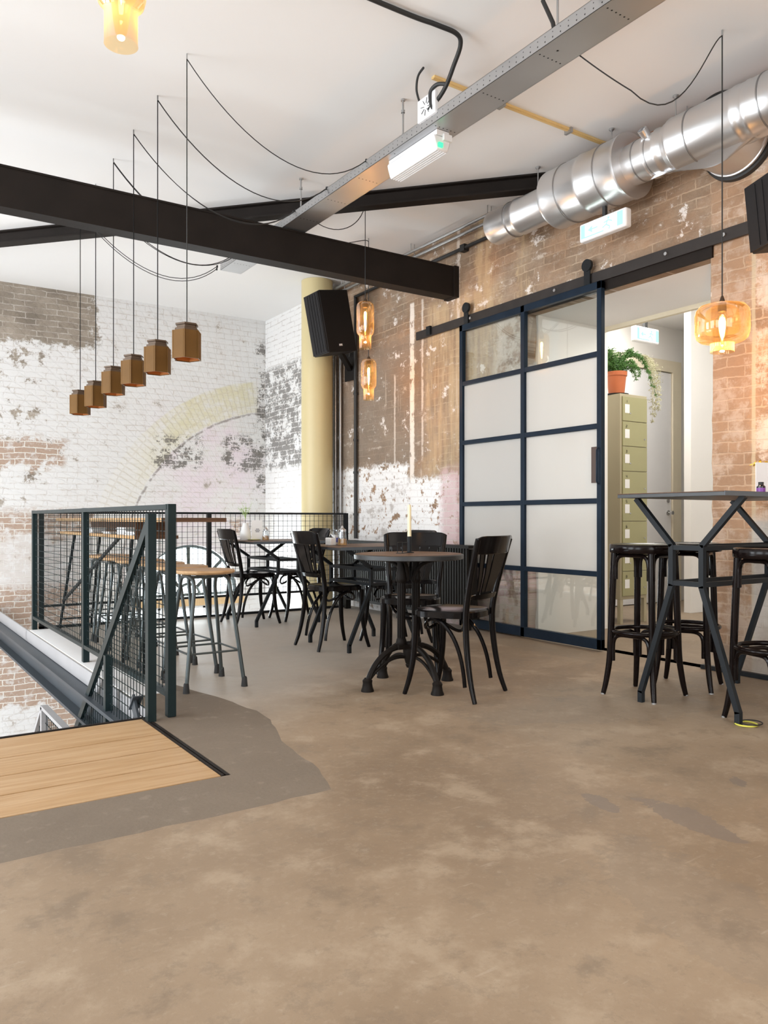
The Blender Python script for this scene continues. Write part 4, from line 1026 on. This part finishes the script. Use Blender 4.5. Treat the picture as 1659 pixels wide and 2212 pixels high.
# table pads and cable ring at the bar table foot
cc = empty('cable_ring', (3.40, 2.10, 0)); tag(cc, 'small yellow and black cable ring round the foot of the bar table', 'cable')
MB().tube([(.048 * math.cos(a), .048 * math.sin(a) - .0, .005) for a in [2 * PI * i / 28 for i in range(28)]], .004, 6, closed=True).build('yellow_cable', 'yellow_cable', cc)
MB().tube([(.052 * math.cos(a) + .02, .046 * math.sin(a) - .012, .011) for a in [2 * PI * i / 28 for i in range(28)]], .003, 6, closed=True).build('black_cable', 'cable', cc)

# ------------------------------------------------------------------ bentwood bar stools
def make_barstool():
    e = empty('bentwood_bar_stool', (0, 0, 0)); mat = 'black_brown'
    MB().lathe([(0, .765), (.150, .765), (.178, .768), (.182, .775), (.182, .806), (.178, .813), (.165, .815), (.158, .811), (0, .809)], n=48).build('seat', mat, e)
    A4 = [PI / 4 + PI / 2 * k for k in range(4)]
    for a in A4:
        d = Vector((math.cos(a), math.sin(a), 0)); q = Vector((0, 0, 1))
        pts = spline([d * .218, d * .200 + q * .08, d * .183 + q * .20, d * .176 + q * .34, d * .166 + q * .60, d * .158 + q * .77], 5)
        m = MB(); m.tube(pts, lerpr([.0125, .015, .0165, .0175, .018, .018], len(pts)), 12); lg = m.build('leg', mat, e)
        MB().lathe([(0, 0), (.0128, 0), (.0128, .008)], tuple(d * .218), 12).build('glide', 'zinc', lg)
    MB().tube([(.168 * math.cos(2 * PI * i / 40), .168 * math.sin(2 * PI * i / 40), .345) for i in range(40)], .012, 10, closed=True).build('foot_ring', mat, e)
    def arch(a, b, R, za, zb, r=.0095):
        da, db = Vector((math.cos(a), math.sin(a), 0)) * R, Vector((math.cos(b), math.sin(b), 0)) * R
        out = (da + db).normalized() * .0; q = Vector((0, 0, 1)); top = zb
        ia, ib = da.lerp(db, .075), da.lerp(db, .925)
        return [ia + q * za, ia + q * (za + (zb - za) * .45)] + bez(ia + q * (za + (zb - za) * .5), ia + q * (zb + .01), da.lerp(db, .25) + q * zb + out, da.lerp(db, .5) + q * zb + out, 8) + bez(da.lerp(db, .5) + q * zb, da.lerp(db, .75) + q * zb, ib + q * (zb + .01), ib + q * (za + (zb - za) * .5), 8)[1:] + [ib + q * (za + (zb - za) * .45), ib + q * za]
    for k in range(4):
        a, b = A4[k], A4[(k + 1) % 4] + (2 * PI if k == 3 else 0)
        m = MB(); m.tube(arch(a, b, .164, .625, .755), .0105, 8); m.build('upper_arch', mat, e)
        m = MB(); m.tube(arch(a, b, .180, .185, .327), .0105, 8); m.build('lower_arch', mat, e)
    return e
bs0 = make_barstool()
BS = [(3.525, 2.765, .10, 'dark bentwood bar stool nearest the sliding door, left end of the bar table'),
      (3.915, 2.775, .42, 'dark bentwood bar stool behind the bar table legs, against the doorway'),
      (3.55, 2.05, -.28, 'dark bentwood bar stool cut by the right picture edge beside the bar table')]
for i, (x, y, rz, lb) in enumerate(BS):
    c = bs0 if i == 0 else copy_tree(bs0)
    c.location = (x, y, 0); c.rotation_euler = (0, 0, rz); tag(c, lb, 'bar stool', 'bentwood bar stools at the tall table')

# ------------------------------------------------------------------ tube stools and communal table
def make_stool():
    e = empty('wooden_seat_stool', (0, 0, 0)); m = MB(); n = 40
    MB().lathe([(0, .637), (.150, .637), (.166, .642), (.171, .650), (.168, .659), (.155, .662), (.10, .659), (0, .657)], n=n).build('seat', 'oak', e)
    MB().lathe([(0, .625), (.05, .625), (.05, .638), (0, .638)], n=16).build('seat_plate', 'stool_tube', e)
    f = .168; tp = .105
    for s in (-1, 1):
        # a bent hoop on each side gives two legs
        for t_ in (-1, 1):
            pts = [(s * f, t_ * f, .03), (s * (f - .055), t_ * (f - .045), .50)] + bez((s * (f - .062), t_ * (f - .052), .55), (s * tp, t_ * (f - .06), .615), (s * tp, t_ * (f - .075), .622), (s * tp, 0, .626), 8)
            m = MB(); m.tube(pts, .0115, 10); lg = m.build('leg', 'stool_tube', e)
            MB().lathe([(0, 0), (.019, 0), (.018, .008), (.0145, .05), (.0115, .055)], (s * f * 1.012, t_ * f * 1.012, 0), 12).build('rubber_foot', 'rubber', lg)
    MB().box((-tp, -.012, .610), (tp, .012, .626)).build('seat_bar', 'stool_tube', e)
    z = .205; g = f - .02; q = [(g, g), (-g, g), (-g, -g), (g, -g)]
    for k in range(4):
        MB().tube([(*q[k], z), (*q[(k + 1) % 4], z)], .006, 8).build('foot_rest', 'stool_tube', e)
    return e
s0 = make_stool()
SN = ['nearest the camera at the end of the long table', 'second from the near end', 'third from the near end', 'fourth from the near end behind the mesh', 'fifth from the near end behind the mesh', 'farthest back, by the corner of the railings']
for i in range(6):
    c = s0 if i == 0 else copy_tree(s0)
    c.location = (1.645 + .006 * i, 4.335 + .44 * i, 0); c.rotation_euler = (0, 0, (.0, .05, -.04, .03, -.06, .02)[i])
    tag(c, 'oak topped steel tube stool, ' + SN[i], 'stool', 'oak topped stools along the long table')
ct = empty('communal_table', (1.535, 5.6, 0)); tag(ct, 'long narrow oak topped high table with a lower shelf behind the mesh railing', 'table')
MB().box((-.185, -1.40, .933), (.185, 1.37, .956)).build('tabletop', 'oak_y', ct, bevel=.002)
MB().box((-.1855, -1.402, .9325), (.1855, -1.3995, .9565)).build('shaded_end_face', 'table_top', ct); MB().box((-.1655, -.842, .8275), (.1005, -.8395, .8485)).build('shaded_end_face', 'table_top', ct)  # thin dark caps: shade of the backlit ends put into the colour
MB().box((-.165, -.84, .828), (.10, 1.30, .848)).build('shelf', 'oak_y', ct)
m = MB(); m.box((-.150, -.80, .848), (-.02, -.782, .932)); m.box((.0, -.80, .848), (.09, -.782, .932)); m.box((-.02, -.80, .848), (.0, -.782, .932)); m.build('shelf_end', 'table_top', ct)
MB().box((.085, -.79, .848), (.10, 1.30, .932)).build('shelf_back', 'table_top', ct)
for (a, b) in (((-.12, .97, .828), (-.12, 1.55, .0)), ((.14, 1.20, .933), (.14, 1.55, .0)), ((-.12, -.33, .828), (-.12, 1.40, .26)), ((-.10, -.55, .828), (-.10, -.33, .0)), ((-.15, -1.1, .933), (-.12, -.86, .0))):
    m = MB(); b = list(b); b[1] = min(b[1], 1.55); m.bar(a, b, .018, .018); m.build('leg', 'black_rail', ct)
m = MB(); m.bar((-.12, 1.50, .10), (.14, 1.50, .10), .014, .014); m.build('cross_bar', 'black_rail', ct)
for k, (x, y, h_) in enumerate(((1.44, 6.0, .045), (1.45, 5.55, .022), (1.46, 5.22, .05), (1.45, 4.98, .03))):
    m = MB()
    for j in range(max(2, int(h_ / .008))): m.box((-.05 + random.uniform(-.006, .006), -.10 + random.uniform(-.01, .01), j * .008), (.05, .10, j * .008 + .0065))
    o = m.build('paper_stack', 'paper', None, (x, y, .8485)); tag(o, 'white papers on the shelf below the long table, ' + ('farthest back', 'low stack next to the farthest', 'tall stack before the dark end board', 'nearest to the dark end board')[k], 'papers', 'papers on the table shelf')

# ================================================================== THINGS ON TABLES
def flower(name, loc, vase, label, sprigs, mat, h0, spread, n):
    e = empty(name, loc); tag(e, label, 'vase'); MB().lathe(vase, n=24).build('vase', 'porcelain', e)
    m = MB()
    for i in range(n):
        a = random.uniform(0, 2 * PI); r = random.uniform(.2, 1.) * spread; tip = Vector((math.cos(a) * r - .02, math.sin(a) * r, h0 + random.uniform(.4, 1.) * sprigs))
        pts = bez((0, 0, h0 - .02), (0, 0, h0 + .02), tip * .6 + Vector((0, 0, h0 * .4)), tip, 6); m.tube(pts, .0012, 5)
        for j in range(7):
            p = pts[max(2, 6 - j // 2)] + Vector([random.uniform(-.014, .014) for _ in range(3)]); b = random.uniform(0, 2 * PI)
            u = Vector((math.cos(b), math.sin(b), random.uniform(-.3, .5))) * .013; v = Vector((-math.sin(b), math.cos(b), .2)) * .005
            m.faces([p - u, p - v, p + u, p + v], [(0, 1, 2, 3)])
    m.build('sprig', mat, e); return e
flower('flower_vase', (3.00, 6.86, .752), [(0, 0), (.045, 0), (.052, .02), (.048, .08), (.03, .14), (.028, .16), (.024, .16), (.0, .15)], 'rounded white vase with a light green sprig on the farthest square table', .15, 'sprig', .21, .09, 13)
mc = empty('menu_card', (3.09, 6.80, .7525), math.radians(-20)); tag(mc, 'pale upright menu card on the farthest square table', 'menu card')
MB().box((-.05, -.003, .0), (.05, .003, .185), Matrix.Rotation(math.radians(-4), 4, 'X')).build('card', 'card', mc)
m = MB()
for k, (a, b) in enumerate(((-.01, .02), (-.018, .028), (-.014, .022))): m.box((a, -.0042, .10 - k * .012), (b, -.0034, .105 - k * .012), Matrix.Rotation(math.radians(-4), 4, 'X'))
m.build('print', 'line', mc)
def shaker(loc, label, s=1.):
    e = empty('sugar_shaker', loc); tag(e, label, 'sugar shaker')
    MB().lathe([(0, 0), (.036 * s, 0), (.037 * s, .02), (.026 * s, .10 * s), (.024 * s, .10 * s), (.034 * s, .02), (0, .004)], n=24).build('jar', 'glass_jar', e)
    MB().lathe([(0, .003), (.033 * s, .003), (.031 * s, .045 * s), (0, .05 * s)], n=20).build('sugar', 'sugar', e)
    MB().lathe([(.027 * s, .098 * s), (.027 * s, .112 * s), (.012, .122 * s), (.006, .14 * s), (0, .14 * s)], n=20).build('lid', 'chrome', e)
shaker((3.14, 6.72, .752), 'glass shaker of brown sugar on the farthest square table', .9)
o = MB().lathe([(0, 0), (.05, 0), (.062, .008), (.058, .009), (0, .004)], n=24).build('saucer', 'lime', None, (3.04, 6.75, .7525)); tag(o, 'small lemon yellow plate before the menu card on the farthest table', 'plate')
shaker((3.00, 5.08, .752), 'glass shaker of brown sugar on the middle square table', 1.05)
sb = empty('sugar_pot', (2.935, 5.14, .752), .3); tag(sb, 'white square sugar pot on the middle square table', 'pot')
MB().box((-.03, -.03, 0), (.03, .03, .058)).build('pot', 'porcelain', sb, bevel=.006); MB().lathe([(0, .056), (.02, .06), (.006, .07), (.006, .078), (0, .08)], n=14).build('lid', 'cable', sb)
wbt = empty('sauce_bottle', (3.02, 5.24, .752)); tag(wbt, 'white jar with blue print behind the sugar pot on the middle square table', 'jar')
MB().lathe([(0, 0), (.036, 0), (.038, .02), (.038, .085), (.032, .10), (.034, .105), (.034, .118), (0, .122)], n=20).build('jar', 'glass_jar', wbt)
MB().lathe([(.0385, .02), (.0385, .055)], n=20).build('label', 'bluep', wbt); MB().lathe([(0, .004), (.033, .004), (.033, .075), (0, .078)], n=16).build('filling', 'porcelain', wbt)
mb_ = empty('menu_board', (4.04, 2.36, 1.0785), math.radians(-28)); tag(mb_, 'white menu board with small print standing on the bar table', 'menu board')
MB().box((-.08, -.004, 0), (.15, .004, .172)).build('board', 'card', mb_)
m = MB()
for k, (a, b, z) in enumerate(((-.012, -.004, .128), (.004, .012, .128), (-.016, .016, .116), (-.018, .018, .106))): m.box((a + .012, -.0052, z), (b + .012, -.0044, z + .004))
m.build('print', 'line', mb_)
bt = empty('small_bottle', (3.83, 2.285, 1.0785)); tag(bt, 'small black bottle with purple label before the menu board', 'bottle')
MB().lathe([(0, 0), (.020, 0), (.021, .006), (.021, .038), (.012, .046), (0, .046)], n=20).build('body', 'bottle', bt); MB().lathe([(.0213, .006), (.0213, .030)], n=20).build('label', 'purple', bt); MB().lathe([(.013, .040), (.013, .060), (0, .060)], n=16).build('cap', 'cable', bt)
fl = empty('flower_sprig_vase', (4.12, 2.46, 1.0785)); tag(fl, 'yellow flowers peeping over the menu board at the right edge', 'vase')
MB().lathe([(0, 0), (.02, 0), (.022, .10), (.015, .15), (.013, .15), (0, .14)], n=16).build('vase', 'porcelain', fl)
m = MB()
for i in range(26):
    c = Vector((random.uniform(-.05, .05), random.uniform(-.03, .03), random.uniform(.155, .19))); b = random.uniform(0, 6.28); u = Vector((math.cos(b), math.sin(b), .3)) * .012; v = Vector((-math.sin(b), math.cos(b), .5)) * .008; m.faces([c - u, c - v, c + u, c + v], [(0, 1, 2, 3)])
m.build('petals', 'yellow', fl)
m = MB()
for i in range(5): m.tube([(0, 0, .13), (random.uniform(-.04, .04), random.uniform(-.02, .02), .17)], .0015, 5)
m.build('stem', 'sprig', fl)

# ================================================================== PASSAGE: door, locker, plant
dr = empty('door_1', (7.20, 5.745, 0)); struct(dr, 'plain white door in a cream frame in the back room')
MB().box((-.62, -.03, .01), (.56, -.002, 2.62)).build('door_leaf', 'plastic', dr)
m = MB(); m.box((.57, -.05, 0), (.72, .004, 2.63)); m.box((-.72, -.05, 0), (-.63, .004, 2.63)); m.box((-.72, -.05, 2.63), (.72, .004, 2.76)); m.build('door_frame', 'cream', dr)
m = MB(); m.lathe([(0, 0), (.03, 0), (.03, .012), (.012, .016), (.010, .05), (.022, .055), (.022, .07), (0, .072)], (.50, -.03, 1.02), 16, Matrix.Rotation(PI / 2, 4, 'X')); m.lathe([(0, 0), (.024, 0), (.024, .01), (0, .012)], (.50, -.03, 1.16), 16, Matrix.Rotation(PI / 2, 4, 'X')); m.build('door_knob', 'chrome_lock', dr)

LX0, LX1, LY0, LY1, LZ0, LZ1 = 5.705, 6.075, 4.735, 5.2, .22, 2.085
lk = empty('locker', ((LX0 + LX1) / 2, (LY0 + LY1) / 2, 0)); tag(lk, 'tall narrow olive green locker with eight numbered doors in the passage', 'locker')
hx, hy = (LX1 - LX0) / 2, (LY1 - LY0) / 2
MB().box((-hx, -hy + .002, LZ0), (hx, hy, LZ1)).build('body', 'locker_side', lk, bevel=.004)
for x in (-hx + .02, hx - .02):
    for y in (-hy + .02, hy - .02): MB().box((x - .018, y - .018, 0), (x + .018, y + .018, LZ0)).build('leg', 'locker_side', lk)
def digit(m, ch, x, y, z, s):
    seg = {'a': ((0, 1), (1, 1)), 'b': ((1, 1), (1, .5)), 'c': ((1, .5), (1, 0)), 'd': ((0, 0), (1, 0)), 'e': ((0, 0), (0, .5)), 'f': ((0, .5), (0, 1)), 'g': ((0, .5), (1, .5))}
    D = {'1': 'bc', '2': 'abged', '3': 'abgcd', '4': 'fgbc', '5': 'afgcd', '6': 'afgecd', '7': 'abc', '8': 'abcdefg'}
    for k in D[ch]:
        (a, b), (c, d_) = seg[k]; m.bar((x + a * s * .55, y, z + b * s), (x + c * s * .55, y, z + d_ * s), .001, s * .16, (0, 0, 1) if a != c else (1, 0, 0))
dh = (LZ1 - LZ0 - .05) / 8
for i in range(8):
    z1 = LZ1 - .025 - i * dh; z0 = z1 - dh + .006
    d_ = MB().box((-hx + .022, -hy - .010, z0), (hx - .012, -hy + .004, z1)).build('locker_door', 'locker', lk, bevel=.002)
    m = MB(); digit(m, str(i + 1), -hx + .065, -hy - .0115, z1 - .055, .022); m.build('number', 'line', d_)
    m = MB(); m.box((-hx + .050, -hy - .0116, z1 - .150), (-hx + .112, -hy - .0102, z1 - .070)); m.build('sticker', 'sticker', d_)
    MB().lathe([(0, 0), (.008, 0), (.008, .006), (0, .006)], (hx - .05 if i % 2 else -hx + .12, -hy - .010, z0 + .07), 10, Matrix.Rotation(PI / 2, 4, 'X')).build('lock', 'chrome_lock', d_)
# fern
pf = empty('potted_fern', (5.80, 4.86, LZ1)); tag(pf, 'asparagus fern in a terracotta pot on top of the green locker', 'potted plant')
MB().lathe([(0, 0), (.070, 0), (.088, .175), (.096, .177), (.098, .215), (.090, .215), (.086, .19), (0, .18)], n=32).build('pot', 'terracotta', pf)
MB().lathe([(0, .0), (.10, .0), (.11, .012), (.0, .004)], n=24).build('saucer', 'rubber', pf)
MB().lathe([(0, .195), (.086, .19)], n=20).build('soil', 'soil', pf)
def frond(m, pts, wid, leaf):
    m.tube(pts, .0022, 5); N = len(pts)
    for i in range(2, N):
        t = i / N; w_ = wid * math.sin(PI * min(1, t * 1.02)) ** .7
        tan = (pts[i] - pts[i - 1]).normalized(); side = tan.cross(Vector((0, 0, 1)))
        if side.length < .1: side = Vector((1, 0, 0))
        side.normalize()
        for s in (-1, 1):
            for q in range(3):
                dirv = (side * s + tan * .5 + Vector([random.uniform(-.35, .35) for _ in range(3)])).normalized(); L_ = w_ * random.uniform(.6, 1.1)
                base = pts[i] + tan * random.uniform(-.01, .01); tip = base + dirv * L_
                for j in range(5):
                    p = base.lerp(tip, (j + .5) / 5); pd = Vector([random.uniform(-1, 1) for _ in range(3)]).normalized() * leaf
                    wv_ = dirv.cross(pd).normalized() * leaf * .17; m.faces([p, p + pd * .5 + wv_, p + pd, p + pd * .5 - wv_], [(0, 1, 2, 3)])
m = MB()
for i in range(34):
    a = random.uniform(0, 2 * PI); L_ = random.uniform(.10, .24); up_ = random.uniform(.05, .27)
    tip = Vector((math.cos(a) * L_, math.sin(a) * L_ * .8, .2 + up_)); pts = bez((0, 0, .19), (0, 0, .27), tip + Vector((0, 0, .05)), tip + Vector((0, 0, -.03 - L_ * .3)), 12); frond(m, pts, .055, .020)
m.build('foliage', 'fern', pf, sharp=0)
m = MB()
for (x, dz) in ((.30, -.05), (.36, -.14), (.27, .02)):
    pts = bez((0, 0, .2), (.05, -.03, .42), (x * .75, -.12, .50), (x + .02, -.14, .16 + dz), 16); frond(m, pts, .05, .018)
m.build('trailing_frond', 'fern', pf, sharp=0)
m = MB()
for (x, dz) in ((.37, -.24), (.42, -.18), (.33, -.30)):
    pts = bez((.20, -.08, .38), (x, -.12, .40), (x + .03, -.14, .2), (x, -.14, .08 + dz), 18); frond(m, pts, .075, .020)
m.build('dry_frond', 'fern_dry', pf, sharp=0)

# ================================================================== PENDANTS
TRX = 2.745
def swag(y, x0, x1=TRX, z1=3.287, dy=0.): return bez((x0, y, HC - .03), (x0 + (x1 - x0) * .27, y, HC - .42), (x0 + (x1 - x0) * .68, y + dy * .6, HC - .64), (x1, y + dy, z1), 22)
def make_hex():
    e = empty('hexagonal_pendant_lamp', (0, 0, 0)); R, z0, z1 = .078, -.205, -.048
    m = MB()
    for k in range(6):
        a0, a1 = PI / 3 * k, PI / 3 * (k + 1); p0 = Vector((math.cos(a0), math.sin(a0), 0)) * R; p1 = Vector((math.cos(a1), math.sin(a1), 0)) * R; nn = (p0 + p1).normalized(); off = nn * (.004 if k % 2 else 0); tdir = (p1 - p0).normalized() * .006
        a, b = p0 + off - tdir, p1 + off + tdir; q0, q1 = Vector((0, 0, z0)), Vector((0, 0, z1)); inn = -nn * .003
        m.faces([a + q0, b + q0, b + q1, a + q1, a + inn + q0, b + inn + q0, b + inn + q1, a + inn + q1], [(0, 1, 2, 3), (7, 6, 5, 4), (0, 4, 5, 1), (3, 2, 6, 7), (0, 3, 7, 4), (1, 5, 6, 2)])
    m.build('lamp_shade', 'corten', e)
    m = MB()
    for k in range(6):
        a0, a1 = PI / 3 * k, PI / 3 * (k + 1); r = R * .93; m.faces([(math.cos(a0) * r, math.sin(a0) * r, z0 + .004), (math.cos(a1) * r, math.sin(a1) * r, z0 + .004), (math.cos(a1) * r, math.sin(a1) * r, z1), (math.cos(a0) * r, math.sin(a0) * r, z1)], [(0, 1, 2, 3)])
    m.build('lining', 'corten_in', e)
    m = MB(); m.lathe([(.030, -.004), (.066, -.006), (.066, -.016), (.058, -.018), (.058, -.030), (.070, -.034), (.070, -.050), (.03, -.050)], n=6, mat=Matrix.Identity(4)); m.build('top_cap', 'bronze_cap', e, sharp=30)
    MB().lathe([(0, -.05), (.018, -.05), (.018, -.10), (0, -.10)], n=16).build('socket', 'cable', e)
    MB().lathe([(.012, -.10), (.026, -.13), (.028, -.15), (.016, -.172), (0, -.175)], n=16).build('bulb', 'soft_bulb', e)
    return e
hx0 = make_hex()
HY = [4.31, 4.835, 5.35, 5.86, 6.38, 6.90]; HL = ['nearest and largest', 'second nearest', 'third nearest', 'third from the far end', 'second from the far end', 'farthest and smallest']
HROT = [.35, .12, .52, .25, .62, .4]
for i, y in enumerate(HY):
    c = hx0 if i == 0 else copy_tree(hx0)
    zt = (2.052, 2.055, 2.055, 2.06, 2.03, 2.03)[i]
    c.location = (1.53, y, zt); tag(c, 'brown hexagonal metal pendant lamp, ' + HL[i] + ' of its row', 'pendant lamp', 'hexagonal pendants over the long table')
    m = MB(); rz = 0
    m.tube([(0, 0, -.03), (0, 0, HC - zt - .03)], .0032, 6); m.tube([Vector(p) - Vector((1.53, y, zt)) for p in swag(y, 1.53, dy=(0.03, .02, -.01, .05, .13, .02)[i])], .0032, 6)
    m.lathe([(0, 0), (.008, 0), (.008, -.02), (0, -.02)], (TRX - 1.53, (0.03, .02, -.01, .05, .13, .02)[i], 3.295 - zt), 8)
    m.build('cord', 'cable', c)
    MB().tube([(0, 0, HC - zt), (0, 0, HC - zt - .03)], .004, 6).build('ceiling_hook', 'zinc', c)

def lamp_light(loc, dz, power):
    l = bpy.data.lights.new('lamp_light', 'POINT'); l.energy = power; l.color = (1.0, .56, .25); l.shadow_soft_size = .012
    o = bpy.data.objects.new('lamp_light', l); COL.objects.link(o); o.location = (loc[0], loc[1], loc[2] + dz)
def amber_bottle(loc, label, cord_pts, cord_to):
    e = empty('glass_pendant_lamp', loc); tag(e, label, 'pendant lamp', None)
    MB().lathe([(.016, .0), (.050, -.004), (.066, -.018), (.072, -.040), (.072, -.235), (.066, -.258), (.052, -.272), (.048, -.285), (.048, -.375), (.049, -.380)], n=40).build('glass_shade', 'amber', e)
    MB().lathe([(0, .028), (.008, .028), (.018, .010), (.022, -.010), (.022, -.045), (0, -.045)], n=20).build('socket', 'bronze_cap', e)
    MB().lathe([(.012, -.045), (.022, -.07), (.024, -.10), (.020, -.17), (.012, -.24), (.008, -.255), (0, -.256)], n=20).build('bulb_glass', 'clear', e)
    lamp_light(loc, -.30, 5.)
    MB().lathe([(.0, -.075), (.009, -.085), (.0105, -.12), (.007, -.19), (.003, -.235), (0, -.237)], n=12).build('filament', 'filament', e)
    m = MB(); m.tube([(0, 0, .02)] + [Vector(p) - Vector(loc) for p in cord_pts], .0035, 6); m.build('cord', 'cable', e)
    MB().tube([Vector(cord_to) - Vector(loc), Vector(cord_to) - Vector(loc) - Vector((0, 0, .03))], .005, 6).build('ceiling_hook', 'zinc', e)
    return e
P1 = (3.43, 5.44); z1 = 2.70
D1 = (3.428, 5.44)
amber_bottle((3.43, 5.44, 2.72), 'amber glass bottle pendant lamp, upper of the pair by the loudspeaker', [(3.43, 5.44, HC - .03)] + bez((3.43, 5.44, HC - .03), (3.40, 5.42, HC - .25), (3.15, 5.42, HC - .40), (2.94, 5.42, 3.28), 14), (3.43, 5.44, HC))
amber_bottle((3.95, 6.205, 2.44), 'amber glass bottle pendant lamp, lower of the pair by the loudspeaker', [(3.95, 6.205, HC - .03)] + bez((3.95, 6.205, HC - .03), (3.90, 6.20, HC - .0), (3.8, 6.2, HC - .10), (2.94, 6.3, 3.28), 10), (3.95, 6.205, HC))
amber_bottle((.645, 2.385, 2.74), 'amber glass pendant lamp cut off by the top picture edge at the left', [(.645, 2.385, HC - .03)] + bez((.645, 2.385, HC - .03), (1.2, 2.4, HC - .4), (2.0, 2.4, HC - .6), (2.745, 2.4, 3.28), 10), (.645, 2.385, HC))
lp = (3.846, 2.513, 2.105); e = empty('glass_pendant_lamp', lp); tag(e, 'wide amber glass drum pendant lamp over the bar table', 'pendant lamp')
MB().lathe([(.016, .0), (.070, -.004), (.118, -.018), (.135, -.040), (.139, -.065), (.139, -.150), (.130, -.185), (.110, -.203), (.075, -.212), (.062, -.216), (.060, -.225), (.060, -.258), (.061, -.262)], n=56).build('glass_shade', 'amber', e)
MB().lathe([(0, .040), (.006, .040), (.014, .015), (.020, -.002), (.022, -.02), (.022, -.045), (0, -.045)], n=20).build('socket', 'bronze_cap', e)
MB().lathe([(.012, -.045), (.026, -.07), (.033, -.10), (.030, -.145), (.018, -.19), (.010, -.225), (0, -.228)], n=24).build('bulb_glass', 'clear', e); lamp_light(lp, -.235, 26.)
MB().lathe([(0, -.070), (.013, -.080), (.018, -.10), (.016, -.135), (.007, -.18), (0, -.20)], n=14).build('filament', 'filament', e)
m = MB(); m.tube([(0, 0, .03), (0, 0, HC - lp[2] - .03)], .0035, 6)
m.tube([Vector(p) - Vector(lp) for p in bez((lp[0], lp[1], HC - .03), (3.70, 2.50, HC - .12), (3.55, 2.55, HC - .66), (3.25, 2.63, 3.12), 16) + bez((3.25, 2.63, 3.12), (3.12, 2.66, 3.16), (3.02, 2.70, 3.22), (2.94, 2.73, 3.27), 8)[1:]], .0035, 6)
m.build('cord', 'cable', e)
MB().tube([(0, 0, HC - lp[2]), (0, 0, HC - lp[2] - .03)], .005, 6).build('ceiling_hook', 'zinc', e)
